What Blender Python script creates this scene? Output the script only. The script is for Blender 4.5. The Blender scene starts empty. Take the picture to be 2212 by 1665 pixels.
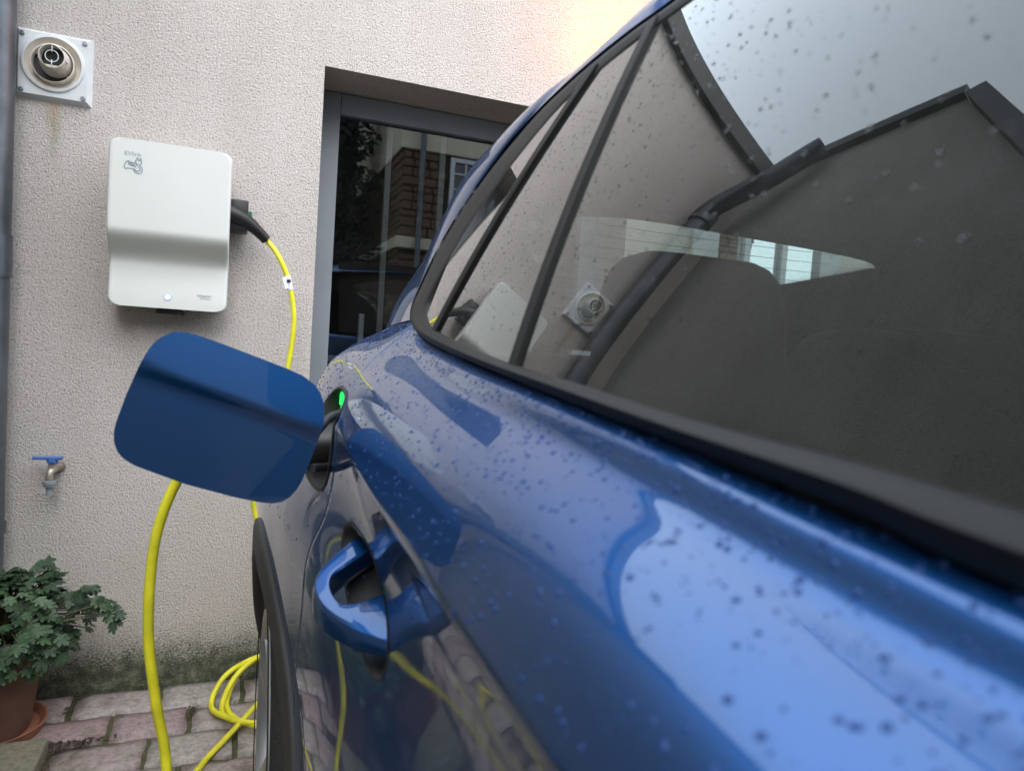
import bpy, bmesh, math, random
import numpy as np
from mathutils import Vector, Matrix, noise
random.seed(7); np.random.seed(7)
S = bpy.context.scene
PI = math.pi
D, H = 2.5228, 1.209                       # camera distance from the charger wall and height over the paving

# ------------------------------------------------------------------ camera, sky, sun, exposure
YAW, PITCH, ROLL = 0.36907, -0.05964, 0.06788
fw = Vector((math.sin(YAW)*math.cos(PITCH), math.cos(YAW)*math.cos(PITCH), math.sin(PITCH)))
r0 = Vector((math.cos(YAW), -math.sin(YAW), 0)); u0 = r0.cross(fw)
rt = r0*math.cos(ROLL)+u0*math.sin(ROLL); up = rt.cross(fw)
cd = bpy.data.cameras.new('camera'); cam = bpy.data.objects.new('camera', cd)
S.collection.objects.link(cam); S.camera = cam
m = Matrix.Identity(4)
for i in range(3): m[i][0], m[i][1], m[i][2] = rt[i], up[i], -fw[i]
m[0][3], m[1][3], m[2][3] = 0, -D, H
cam.matrix_world = m
cd.sensor_width = 36; cd.lens = 1526.23/2212*36; cd.clip_start = 0.01; cd.clip_end = 500
cd.dof.use_dof = True; cd.dof.focus_distance = 1.75; cd.dof.aperture_fstop = 5.8

SUN_EL, SUN_AZ = math.radians(40), math.radians(184)     # azimuth clockwise from +y
w = bpy.data.worlds.new('World'); S.world = w; w.use_nodes = True
nt = w.node_tree; nt.nodes.clear()
sky = nt.nodes.new('ShaderNodeTexSky'); sky.sky_type = 'NISHITA'; sky.sun_disc = False
sky.sun_elevation = SUN_EL; sky.sun_rotation = SUN_AZ; sky.air_density = 1.0; sky.dust_density = 4; sky.ozone_density = 1
hs = nt.nodes.new('ShaderNodeHueSaturation'); hs.inputs['Saturation'].default_value = 0.30
mx = nt.nodes.new('ShaderNodeMix'); mx.data_type = 'RGBA'; mx.inputs[0].default_value = 0.72
mx.inputs[7].default_value = (10.0, 11.7, 13.3, 1)        # even cloud cover
bg = nt.nodes.new('ShaderNodeBackground'); bg.inputs[1].default_value = 0.11
wo = nt.nodes.new('ShaderNodeOutputWorld')
nt.links.new(sky.outputs[0], hs.inputs['Color']); nt.links.new(hs.outputs[0], mx.inputs[6])
nt.links.new(mx.outputs[2], bg.inputs[0]); nt.links.new(bg.outputs[0], wo.inputs[0])
sl = bpy.data.lights.new('sun', 'SUN'); sl.energy = 1.35; sl.angle = math.radians(75); sl.color = (1, .96, .9)
so = bpy.data.objects.new('sun', sl); S.collection.objects.link(so)
sd = Vector((math.sin(SUN_AZ)*math.cos(SUN_EL), math.cos(SUN_AZ)*math.cos(SUN_EL), math.sin(SUN_EL)))
so.rotation_euler = sd.to_track_quat('Z', 'Y').to_euler()
S.view_settings.view_transform = 'Standard'; S.view_settings.look = 'None'
S.view_settings.exposure = 1.32; S.view_settings.gamma = 1
S.cycles.max_bounces = 10; S.cycles.transparent_max_bounces = 16; S.cycles.caustics_reflective = False
S.cycles.caustics_refractive = False; S.cycles.sample_clamp_indirect = 6

# ------------------------------------------------------------------ helpers
def W(x, yp, z): return (x, yp-D, z+H)      # yp: metres ahead of the photographer, z: metres above eye level
def link(o, parent=None):
    S.collection.objects.link(o)
    if parent is not None: o.parent = parent
    return o
def thing(name, label, cat, loc=(0, 0, 0), group=None):
    o = bpy.data.objects.new(name, None); link(o); o.location = loc; o.empty_display_size = .05
    o['label'] = label; o['category'] = cat
    if group: o['group'] = group
    return o
def tag(o, label, cat, group=None):
    o['label'] = label; o['category'] = cat
    if group: o['group'] = group
    return o
def mesh(name, v, f, mat, parent=None, smooth=False, kind=None, label=None, loc=None):
    me = bpy.data.meshes.new(name); me.from_pydata([tuple(map(float, p)) for p in v], [], f)
    me.materials.append(mat)
    if smooth: me.shade_smooth()
    me.update()
    o = bpy.data.objects.new(name, me)
    if parent is not None: o.matrix_parent_inverse = Matrix.Translation(-Vector(parent['_w'])) if '_w' in parent.keys() else Matrix.Identity(4)
    link(o, parent)
    if kind: o['kind'] = kind
    if label: o['label'] = label
    if loc: o.location = loc
    return o
class MB:                                   # mesh collector
    def __init__(s): s.v = []; s.f = []
    def add(s, v, f):
        n = len(s.v); s.v += [tuple(p) for p in v]; s.f += [tuple(i+n for i in q) for q in f]; return s
    def box(s, x0, x1, y0, y1, z0, z1):
        v = [(x, y, z) for x in (x0, x1) for y in (y0, y1) for z in (z0, z1)]
        return s.add(v, [(0, 1, 3, 2), (4, 6, 7, 5), (0, 4, 5, 1), (2, 3, 7, 6), (0, 2, 6, 4), (1, 5, 7, 3)])
    def bbox(s, x0, x1, y0, y1, z0, z1, b=.004, seg=2):
        bm = bmesh.new(); bmesh.ops.create_cube(bm, size=1)
        for q in bm.verts: q.co = Vector(((x0+x1)/2+q.co.x*(x1-x0), (y0+y1)/2+q.co.y*(y1-y0), (z0+z1)/2+q.co.z*(z1-z0)))
        bmesh.ops.bevel(bm, geom=list(bm.edges), offset=b, segments=seg, profile=.5, affect='EDGES')
        bm.verts.index_update(); s.add([q.co for q in bm.verts], [[q.index for q in f.verts] for f in bm.faces]); bm.free(); return s
    def tube(s, pts, r, n=12, caps=True):
        P = [Vector(p) for p in pts]; rr = r if isinstance(r, (list, tuple)) else [r]*len(P)
        t = (P[1]-P[0]).normalized(); a = t.orthogonal().normalized(); rings = []
        for i, p in enumerate(P):
            t2 = (P[min(i+1, len(P)-1)]-P[max(i-1, 0)]).normalized()
            a = (a-t2*a.dot(t2)).normalized(); b = t2.cross(a)
            rings.append([p+(a*math.cos(2*PI*k/n)+b*math.sin(2*PI*k/n))*rr[i] for k in range(n)])
        v = [q for g in rings for q in g]; f = []
        for i in range(len(P)-1):
            for k in range(n): f.append((i*n+k, i*n+(k+1) % n, (i+1)*n+(k+1) % n, (i+1)*n+k))
        if caps: f.append(tuple(range(n-1, -1, -1))); f.append(tuple((len(P)-1)*n+k for k in range(n)))
        return s.add(v, f)
    def lathe(s, prof, n=40, axis='z', c=(0, 0, 0)):      # prof: (radius, height)
        v = []
        for r, h in prof:
            for k in range(n):
                a = 2*PI*k/n; ca, sa = r*math.cos(a), r*math.sin(a)
                v.append((c[0]+ca, c[1]+sa, c[2]+h) if axis == 'z' else (c[0]+ca, c[1]-h, c[2]+sa) if axis == 'y' else (c[0]-h, c[1]+ca, c[2]+sa))
        f = [(i*n+k, i*n+(k+1) % n, (i+1)*n+(k+1) % n, (i+1)*n+k) for i in range(len(prof)-1) for k in range(n)]
        return s.add(v, f)
    def grid(s, G):
        nu, nv = len(G), len(G[0])
        return s.add([p for r in G for p in r], [(i*nv+j, (i+1)*nv+j, (i+1)*nv+j+1, i*nv+j+1) for i in range(nu-1) for j in range(nv-1)])
    def build(s, name, mat, parent=None, smooth=False, kind=None, label=None, auto=None):
        o = mesh(name, s.v, s.f, mat, parent, smooth, kind, label)
        if auto is not None:
            bm = bmesh.new(); bm.from_mesh(o.data); bmesh.ops.recalc_face_normals(bm, faces=bm.faces)
            for f in bm.faces: f.smooth = True
            for e in bm.edges:
                if len(e.link_faces) == 2 and e.calc_face_angle(0) > auto: e.smooth = False
            bm.to_mesh(o.data); bm.free()
        return o
def pchip(xs, ys, x):
    xs = np.asarray(xs, float); ys = np.asarray(ys, float); x = np.clip(x, xs[0], xs[-1])
    h = np.diff(xs); d = np.diff(ys)/h; m_ = np.zeros_like(xs)
    for i in range(1, len(xs)-1):
        if d[i-1]*d[i] > 0:
            w1, w2 = 2*h[i]+h[i-1], h[i]+2*h[i-1]; m_[i] = (w1+w2)/(w1/d[i-1]+w2/d[i])
    m_[0], m_[-1] = d[0], d[-1]
    k = np.clip(np.searchsorted(xs, x, side='right')-1, 0, len(h)-1); t = (x-xs[k])/h[k]
    return ((1+2*t)*(1-t)**2*ys[k]+t*(1-t)**2*h[k]*m_[k]+t*t*(3-2*t)*ys[k+1]+t*t*(t-1)*h[k]*m_[k+1])
def catmull(P, n):                           # smooth open 3-D curve through P, n samples per span
    P = [np.array(p, float) for p in P]; out = []
    for i in range(len(P)-1):
        a, b, c, d = P[max(i-1, 0)], P[i], P[i+1], P[min(i+2, len(P)-1)]
        for k in range(n):
            t = k/n; out.append(.5*((2*b)+(c-a)*t+(2*a-5*b+4*c-d)*t*t+(3*b-a-3*c+d)*t**3))
    out.append(P[-1]); return out

# ------------------------------------------------------------------ materials
def mat(name): 
    m_ = bpy.data.materials.new(name); m_.use_nodes = True; return m_, m_.node_tree, m_.node_tree.nodes['Principled BSDF']
def N(t, typ, **k):
    n = t.nodes.new(typ)
    for a, b in k.items():
        if a.startswith('_'): setattr(n, a[1:], b)
        else: n.inputs[a.replace('0', ' ')].default_value = b
    return n
def simple(name, col, rough=.5, metal=0, coat=0, bump=0, bscale=60, vary=0, vscale=8, spec=.5):
    m_, t, p = mat(name)
    p.inputs['Base Color'].default_value = (*col, 1); p.inputs['Roughness'].default_value = rough
    p.inputs['Metallic'].default_value = metal; p.inputs['Coat Weight'].default_value = coat; p.inputs['Coat Roughness'].default_value = .05
    p.inputs['Specular IOR Level'].default_value = spec
    tc = t.nodes.new('ShaderNodeTexCoord')
    if vary:
        n = N(t, 'ShaderNodeTexNoise', Scale=vscale, Detail=6.); t.links.new(tc.outputs['Object'], n.inputs['Vector'])
        mp = N(t, 'ShaderNodeMapRange'); mp.inputs[1].default_value = .3; mp.inputs[2].default_value = .7; mp.inputs[3].default_value = 1-vary; mp.inputs[4].default_value = 1+vary
        t.links.new(n.outputs[0], mp.inputs[0])
        h = N(t, 'ShaderNodeHueSaturation'); h.inputs['Color'].default_value = (*col, 1)
        t.links.new(mp.outputs[0], h.inputs['Value']); t.links.new(h.outputs[0], p.inputs['Base Color'])
    if bump:
        n = N(t, 'ShaderNodeTexNoise', Scale=bscale, Detail=5.); t.links.new(tc.outputs['Object'], n.inputs['Vector'])
        b = N(t, 'ShaderNodeBump', Strength=bump, Distance=.01); t.links.new(n.outputs[0], b.inputs['Height']); t.links.new(b.outputs[0], p.inputs['Normal'])
    return m_
def ramp(t, src, stops):
    r = t.nodes.new('ShaderNodeValToRGB'); e = r.color_ramp.elements
    while len(e) < len(stops): e.new(.5)
    for q, (pos, c) in zip(e, stops): q.position = pos; q.color = c if len(c) == 4 else (*c, 1)
    t.links.new(src, r.inputs[0]); return r
def mixc(t, fac, a, b, mode='MIX'):
    n = t.nodes.new('ShaderNodeMix'); n.data_type = 'RGBA'; n.blend_type = mode
    for sck, v in ((n.inputs[0], fac), (n.inputs[6], a), (n.inputs[7], b)):
        if hasattr(v, 'links') or isinstance(v, bpy.types.NodeSocket): t.links.new(v, sck)
        else: sck.default_value = v if not isinstance(v, tuple) else ((*v, 1) if len(v) == 3 else v)
    return n.outputs[2]
def math_(t, op, a, b=0, clamp=False):
    n = t.nodes.new('ShaderNodeMath'); n.operation = op; n.use_clamp = clamp
    for i, v in enumerate((a, b)):
        if isinstance(v, bpy.types.NodeSocket): t.links.new(v, n.inputs[i])
        else: n.inputs[i].default_value = v
    return n.outputs[0]

def plaster(name, col, dirt=True):
    m_, t, p = mat(name); p.inputs['Roughness'].default_value = .92; p.inputs['Specular IOR Level'].default_value = .2
    g = t.nodes.new('ShaderNodeNewGeometry'); pos = g.outputs['Position']
    sep = t.nodes.new('ShaderNodeSeparateXYZ'); t.links.new(pos, sep.inputs[0]); X, Y, Z = sep.outputs
    v1 = N(t, 'ShaderNodeTexNoise', Scale=150., Detail=6., Roughness=.72, Distortion=.25); t.links.new(pos, v1.inputs['Vector'])
    v2 = N(t, 'ShaderNodeTexVoronoi', Scale=190.); v2.feature = 'F1'; t.links.new(pos, v2.inputs['Vector'])
    v3 = N(t, 'ShaderNodeTexNoise', Scale=30., Detail=5.); t.links.new(pos, v3.inputs['Vector'])
    hgt = math_(t, 'ADD', math_(t, 'MULTIPLY', v1.outputs[0], 1.25), math_(t, 'MULTIPLY', v2.outputs[0], -.30))
    hgt = math_(t, 'ADD', hgt, math_(t, 'MULTIPLY', v3.outputs[0], .45))
    b = N(t, 'ShaderNodeBump', Strength=1., Distance=.0085); t.links.new(hgt, b.inputs['Height']); t.links.new(b.outputs[0], p.inputs['Normal'])
    n1 = N(t, 'ShaderNodeTexNoise', Scale=1.3, Detail=7., Roughness=.65); t.links.new(pos, n1.inputs['Vector'])
    c = mixc(t, n1.outputs[0], tuple(q*.88 for q in col), tuple(min(1, q*1.09) for q in col))
    mpn = t.nodes.new('ShaderNodeMapping'); mpn.inputs['Scale'].default_value = (7, 7, .7); t.links.new(pos, mpn.inputs[0])
    n5 = N(t, 'ShaderNodeTexNoise', Scale=1., Detail=6., Roughness=.6); t.links.new(mpn.outputs[0], n5.inputs['Vector'])
    stk = ramp(t, n5.outputs[0], [(.35, (.96, .955, .945)), (.62, (1.02, 1.02, 1.02))]); c = mixc(t, 1., c, stk.outputs[0], 'MULTIPLY')
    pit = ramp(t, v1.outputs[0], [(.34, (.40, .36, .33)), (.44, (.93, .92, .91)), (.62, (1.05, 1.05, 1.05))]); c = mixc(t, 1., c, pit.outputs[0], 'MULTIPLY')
    if dirt:
        n2 = N(t, 'ShaderNodeTexNoise', Scale=9., Detail=6., Roughness=.7); t.links.new(pos, n2.inputs['Vector'])
        zz = math_(t, 'SUBTRACT', Z, math_(t, 'MULTIPLY', n2.outputs[0], .16))
        f1 = ramp(t, math_(t, 'MULTIPLY', zz, 1.0), [(.0, (1, 1, 1)), (.5, (.35,)*3), (.75, (0, 0, 0))])
        c = mixc(t, math_(t, 'MULTIPLY', f1.outputs[0], .42), c, (.80, .73, .60))        # warm grime tint low down, lightened to offset the shade there
        f2 = ramp(t, math_(t, 'ADD', zz, math_(t, 'MULTIPLY', math_(t, 'SUBTRACT', v1.outputs[0], .5), .34)), [(.0, (1, 1, 1)), (.02, (.85,)*3), (.055, (.4,)*3), (.105, (.12,)*3), (.15, (0, 0, 0))])
        n3 = N(t, 'ShaderNodeTexNoise', Scale=26., Detail=5., Roughness=.7); t.links.new(pos, n3.inputs['Vector'])
        mossc = ramp(t, n3.outputs[0], [(.35, (.03, .035, .025)), (.5, (.085, .11, .055)), (.68, (.30, .28, .20))])
        c = mixc(t, math_(t, 'MULTIPLY', f2.outputs[0], .92), c, mossc.outputs[0])
        # rusty run below the flue plate
        dx = math_(t, 'ABSOLUTE', math_(t, 'SUBTRACT', math_(t, 'ADD', X, math_(t, 'MULTIPLY', n2.outputs[0], .03)), -.535))
        fx = math_(t, 'SUBTRACT', 1., math_(t, 'MULTIPLY', dx, 38.), True)
        fz = ramp(t, math_(t, 'SUBTRACT', Z, 1.62), [(.0, (0, 0, 0)), (.10, (.5,)*3), (.16, (1, 1, 1)), (.21, (.9,)*3), (.215, (0, 0, 0))])
        st = math_(t, 'MULTIPLY', math_(t, 'MULTIPLY', fx, fz.outputs[0]), n3.outputs[0])
        stc = ramp(t, math_(t, 'SUBTRACT', Z, 1.62), [(.1, (.30, .30, .13)), (.15, (.42, .36, .18)), (.18, (.62, .42, .24))])
        c = mixc(t, math_(t, 'MULTIPLY', st, 1.25, True), c, stc.outputs[0])
    t.links.new(c, p.inputs['Base Color']); return m_
M = {}
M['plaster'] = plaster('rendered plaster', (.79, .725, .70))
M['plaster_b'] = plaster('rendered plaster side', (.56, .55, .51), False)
# car paint: metallic base under clear coat
m_, t, p = mat('blue metallic paint'); M['paint'] = m_
p.inputs['Base Color'].default_value = (.011, .083, .275, 1); p.inputs['Metallic'].default_value = 1.; p.inputs['Roughness'].default_value = .46
p.inputs['Coat Weight'].default_value = 1; p.inputs['Coat Roughness'].default_value = .015; p.inputs['Coat IOR'].default_value = 1.6
g = t.nodes.new('ShaderNodeNewGeometry'); n = N(t, 'ShaderNodeTexNoise', Scale=2500., Detail=1.); t.links.new(g.outputs[0], n.inputs['Vector'])
b = N(t, 'ShaderNodeBump', Strength=.06, Distance=.001); t.links.new(n.outputs[0], b.inputs['Height']); t.links.new(b.outputs[0], p.inputs['Normal'])
n = N(t, 'ShaderNodeTexNoise', Scale=18., Detail=8., Roughness=.7); t.links.new(g.outputs[0], n.inputs['Vector'])
r = ramp(t, n.outputs[0], [(.45, (.012,)*3), (.8, (.09,)*3)]); t.links.new(r.outputs[0], p.inputs['Coat Roughness'])
M['trim'] = simple('satin black window trim', (.013, .0125, .013), .5, spec=.25, bump=.08, bscale=300)
M['gloss'] = simple('gloss black', (.012, .012, .014), .08, coat=1)
M['cladding'] = simple('textured black cladding', (.038, .036, .035), .55, bump=.25, bscale=700)
M['rubber'] = simple('tyre rubber', (.022, .021, .02), .75, bump=.3, bscale=200)
M['black'] = simple('black plastic', (.012, .012, .013), .45)
M['interior'] = simple('dark interior fabric', (.024, .026, .027), .85, bump=.2, bscale=400)
M['rim'] = simple('silver alloy', (.42, .42, .43), .33, .7)
M['grey_metal'] = simple('grey painted joinery', (.26, .275, .31), .42, vary=.06)
M['zinc'] = simple('weathered zinc', (.11, .12, .135), .42, .6, bump=.12, bscale=30, vary=.35, vscale=9)
M['verge'] = simple('dark roof edging', (.03, .032, .036), .5)
M['box'] = simple('off white casing', (.72, .73, .705), .38, coat=.15, vary=.02, vscale=5)
M['box_edge'] = simple('casing back', (.45, .45, .42), .5)
M['print'] = simple('blue grey print', (.27, .34, .41), .5)
M['white'] = simple('white plastic', (.66, .68, .71), .35, vary=.05, vscale=20)
M['ivory'] = simple('yellowed plastic', (.66, .61, .55), .45, vary=.12, vscale=25)
M['screw'] = simple('screw steel', (.30, .32, .36), .35, .8)
M['cable'] = simple('yellow cable sheath', (.76, .70, .03), .40, vary=.16, vscale=22, bump=.08, bscale=90)
M['brass'] = simple('dull brass', (.42, .37, .30), .4, .7)
M['lever'] = simple('blue enamel', (.05, .13, .40), .45)
M['hosegrey'] = simple('grey plastic fitting', (.24, .27, .30), .5)
M['tag'] = simple('white paper tag', (.75, .76, .80), .5)
M['terracotta'] = simple('terracotta', (.14, .066, .046), .8, bump=.15, bscale=80, vary=.25, vscale=10)
M['saucer'] = simple('terracotta saucer', (.30, .12, .07), .75, bump=.1, vary=.2)
M['soil'] = simple('soil', (.03, .022, .016), .95, bump=.8, bscale=90)
M['stem'] = simple('plant stem', (.10, .09, .05), .7)
M['copper'] = simple('lamp housing', (.04, .04, .04), .4)
M['lampglass'] = None
def emis(name, col, st):
    m_, t, p = mat(name); p.inputs['Base Color'].default_value = (*col, 1); p.inputs['Emission Color'].default_value = (*col, 1); p.inputs['Emission Strength'].default_value = st; return m_
M['led_green'] = emis('green status light', (.02, .8, .12), .7)
M['led_blue'] = emis('blue ring light', (.50, .56, 1.0), .30)
M['led_white'] = emis('white power light', (.85, .92, 1), 1.0)
M['bulb'] = emis('warm lamp diffuser', (1, .45, .12), 6)
m_, t, p = mat('leaf'); M['leaf'] = m_; p.inputs['Roughness'].default_value = .55
oi = t.nodes.new('ShaderNodeObjectInfo'); g = t.nodes.new('ShaderNodeNewGeometry')
n = N(t, 'ShaderNodeTexNoise', Scale=38., Detail=4.); t.links.new(g.outputs[0], n.inputs['Vector'])
q = math_(t, 'ADD', math_(t, 'MULTIPLY', oi.outputs['Random'], .5), math_(t, 'MULTIPLY', n.outputs[0], .5))
r = ramp(t, q, [(.2, (.020, .044, .020)), (.5, (.036, .078, .033)), (.85, (.072, .125, .052))]); t.links.new(r.outputs[0], p.inputs['Base Color'])
# stones
def stone_mat(name, stops, rough=.7):
    m_, t, p = mat(name); p.inputs['Roughness'].default_value = rough
    g = t.nodes.new('ShaderNodeNewGeometry'); oi = t.nodes.new('ShaderNodeObjectInfo')
    n = N(t, 'ShaderNodeTexNoise', Scale=14., Detail=9., Roughness=.68); t.links.new(g.outputs[0], n.inputs['Vector'])
    n2 = N(t, 'ShaderNodeTexNoise', Scale=7., Detail=6., Roughness=.7); t.links.new(g.outputs[0], n2.inputs['Vector'])
    q = math_(t, 'ADD', math_(t, 'MULTIPLY', oi.outputs['Random'], .62), math_(t, 'MULTIPLY', n.outputs[0], .4))
    r = ramp(t, q, stops)
    st = ramp(t, n2.outputs[0], [(.52, (0, 0, 0)), (.66, (.75,)*3)])
    c = mixc(t, st.outputs[0], r.outputs[0], (.085, .082, .05))
    n4 = N(t, 'ShaderNodeTexNoise', Scale=60., Detail=6., Roughness=.75); t.links.new(g.outputs[0], n4.inputs['Vector'])
    sp = ramp(t, n4.outputs[0], [(.38, (.55,)*3), (.6, (1.12,)*3)]); c = mixc(t, .8, c, sp.outputs[0], 'MULTIPLY')
    t.links.new(c, p.inputs['Base Color'])
    n3 = N(t, 'ShaderNodeTexNoise', Scale=45., Detail=8., Roughness=.7); t.links.new(g.outputs[0], n3.inputs['Vector'])
    b = N(t, 'ShaderNodeBump', Strength=.5, Distance=.006); t.links.new(n3.outputs[0], b.inputs['Height']); t.links.new(b.outputs[0], p.inputs['Normal'])
    return m_
M['stone'] = stone_mat('worn sandstone paver', [(.15, (.28, .265, .235)), (.4, (.34, .25, .245)), (.6, (.39, .36, .325)), (.8, (.39, .28, .285)), (.95, (.31, .26, .20))], .62)
M['joint'] = stone_mat('mossy joint', [(.3, (.035, .032, .022)), (.5, (.07, .075, .03)), (.7, (.10, .10, .045))], .95)
M['rubble'] = stone_mat('brown rubble stone', [(.2, (.13, .075, .05)), (.5, (.22, .13, .085)), (.8, (.28, .19, .13))], .85)
M['cream'] = simple('cream stone dressing', (.55, .50, .40), .8, vary=.1)
M['roof'] = simple('slate roof', (.05, .052, .06), .6, vary=.2)
M['concrete'] = stone_mat('mossy concrete', [(.2, (.16, .15, .11)), (.6, (.22, .20, .15)), (.9, (.14, .15, .08))], .9)
# glass: tinted pane with mirror-like surface
def glass(name, tint, ior=1.52, rough=0, film=.010):
    m_ = bpy.data.materials.new(name); m_.use_nodes = True; t = m_.node_tree; t.nodes.clear()
    o = t.nodes.new('ShaderNodeOutputMaterial'); mxs = t.nodes.new('ShaderNodeMixShader'); fr = N(t, 'ShaderNodeFresnel', IOR=ior)
    gl = t.nodes.new('ShaderNodeBsdfGlossy'); gl.inputs['Roughness'].default_value = rough; gl.inputs['Color'].default_value = (1, 1, 1, 1)
    tr = t.nodes.new('ShaderNodeBsdfTransparent'); tr.inputs['Color'].default_value = (*tint, 1)
    df = t.nodes.new('ShaderNodeBsdfDiffuse'); df.inputs['Color'].default_value = (.55, .56, .54, 1)      # thin road film
    gg = t.nodes.new('ShaderNodeNewGeometry'); nn_ = N(t, 'ShaderNodeTexNoise', Scale=16., Detail=8., Roughness=.7); t.links.new(gg.outputs[0], nn_.inputs['Vector'])
    rr_ = ramp(t, nn_.outputs[0], [(.3, (film*.4,)*3), (.75, (film*4,)*3)]); m2 = t.nodes.new('ShaderNodeMixShader')
    ff = math_(t, 'DIVIDE', math_(t, 'MULTIPLY', fr.outputs[0], 2.), math_(t, 'ADD', fr.outputs[0], 1.))   # both faces of the pane mirror
    t.links.new(ff, mxs.inputs[0]); t.links.new(tr.outputs[0], mxs.inputs[1]); t.links.new(gl.outputs[0], mxs.inputs[2]); t.links.new(rr_.outputs[0], m2.inputs[0]); t.links.new(mxs.outputs[0], m2.inputs[1]); t.links.new(df.outputs[0], m2.inputs[2]); t.links.new(m2.outputs[0], o.inputs[0])
    return m_
M['carglass'] = glass('tinted privacy glass', (.46, .50, .49), 1.52)
M['farglass'] = glass('deep tinted far glass', (.06, .07, .07), 1.5)
M['rearglass'] = glass('rear screen glass', (.62, .72, .68), 1.5)
M['doorglass'] = glass('door pane glass', (.62, .66, .66), 1.75, 0, .002)
m_, t, p = mat('water'); M['water'] = m_
p.inputs['Base Color'].default_value = (.9, .95, 1, 1); p.inputs['Roughness'].default_value = .02; p.inputs['IOR'].default_value = 1.33; p.inputs['Transmission Weight'].default_value = 1

# ------------------------------------------------------------------ ground
gb = MB()
gb.grid([[(x, y, -.016) for y in np.linspace(-60, .4, 2)] for x in np.linspace(-60, 60, 2)])
ground = gb.build('ground', M['joint'], kind='structure')
rows_y = [-.0, -.157, -.307, -.468]
while rows_y[-1] > -4.2: rows_y.append(rows_y[-1]-random.uniform(.145, .165))
fixed = {0: [-.68, -.44, -.195, .05], 1: [-.55, -.318, -.099, .14], 2: [-.67, -.445, -.201, .029], 3: [-.56, -.33, -.11, .13]}
def stone_mesh(x0, x1, y0, y1, dz, rnd):
    nx, ny = 6, 4; v = []; f = []
    tilt = [rnd.uniform(-.004, .004) for _ in range(2)]
    for i in range(nx+1):
        for j in range(ny+1):
            a, b_ = i/nx, j/ny; x = x0+(x1-x0)*a; y = y0+(y1-y0)*b_
            e = min(a, 1-a)*nx; g_ = min(b_, 1-b_)*ny; z = dz+tilt[0]*(a-.5)*2+tilt[1]*(b_-.5)*2
            if e == 0 or g_ == 0:
                z -= .007
                x += noise.noise(Vector((x*23, y*23, 1)))*.010; y += noise.noise(Vector((x*23, y*23, 7)))*.010
            z += noise.noise(Vector((x*14, y*14, 3)))*.006
            v.append((x, y, z))
    f = [(i*(ny+1)+j, (i+1)*(ny+1)+j, (i+1)*(ny+1)+j+1, i*(ny+1)+j+1) for i in range(nx) for j in range(ny)]
    n0 = len(v); rim = [i*(ny+1) for i in range(nx+1)]+[nx*(ny+1)+j for j in range(1, ny+1)]+[i*(ny+1)+ny for i in range(nx-1, -1, -1)]+[j for j in range(ny-1, 0, -1)]
    for k in rim: v.append((v[k][0], v[k][1], -.03))
    for k in range(len(rim)): a, b_ = k, (k+1) % len(rim); f.append((rim[b_], rim[a], n0+a, n0+b_))
    return v, f
far = MB(); rnd = random.Random(3)
for k in range(len(rows_y)-1):
    y1, y0 = rows_y[k], rows_y[k+1]
    xs = list(fixed.get(k, [-.68+(k % 2)*.12+rnd.uniform(-.02, .02)]))
    while xs[0] > -.9: xs.insert(0, xs[0]-.235)
    while xs[-1] < 2.6: xs.append(xs[-1]+rnd.uniform(.2, .26))
    for a, b_ in zip(xs, xs[1:]):
        g_ = rnd.uniform(.006, .011)
        v, f = stone_mesh(a+g_, b_-g_, y0+g_*.8, y1-g_*.8, rnd.uniform(-.003, .003), rnd)
        if a < 1.0 and y1 > -3.3: mesh('paving_stone', v, f, M['stone'], ground, True)
        else: far.add(v, f)
o = far.build('paving_stones', M['stone'], ground, True, 'stuff')

# ------------------------------------------------------------------ the rendered house with the charger
XB = -.87; ZE = 3.035
house = thing('house', 'beige roughcast house wall with the charger and a grey glazed door', 'house')
dx0, dx1, dzt, dr = .225, 1.42, 2.095, .25          # door opening and reveal depth
v = [(XB, 0, 0), (dx0, 0, 0), (dx0, 0, dzt), (dx1, 0, dzt), (dx1, 0, 0), (7, 0, 0), (7, 0, ZE), (XB, 0, ZE), (dx0, 0, ZE), (dx1, 0, ZE),
     (XB, 0, dzt), (7, 0, dzt), (dx0, dr, 0), (dx0, dr, dzt), (dx1, dr, dzt), (dx1, dr, 0), (XB, .4, ZE), (7, .4, ZE), (XB, 0, -.1), (dx0, 0, -.1), (dx1, 0, -.1), (7, 0, -.1)]
f = [(0, 1, 2, 10), (10, 2, 8, 7), (2, 3, 9, 8), (3, 11, 6, 9), (4, 5, 11, 3), (1, 12, 13, 2), (2, 13, 14, 3), (3, 14, 15, 4), (7, 6, 17, 16), (18, 19, 1, 0), (20, 21, 5, 4)]
mesh('wall', v, f, M['plaster'], house)
MB().bbox(XB-.3, 7, -.035, .45, ZE, ZE+.09, .006).build('roof_edge', M['verge'], house)
MB().grid([[(x, y, ZE+.09+(y-.45)*.35) for y in (.45, 4)] for x in (XB-.3, 7)]).build('roof', M['roof'], house)
MB().box(dx0+.001, dx1, -.012, dr, -.08, .045).build('threshold', M['concrete'], house)
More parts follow.
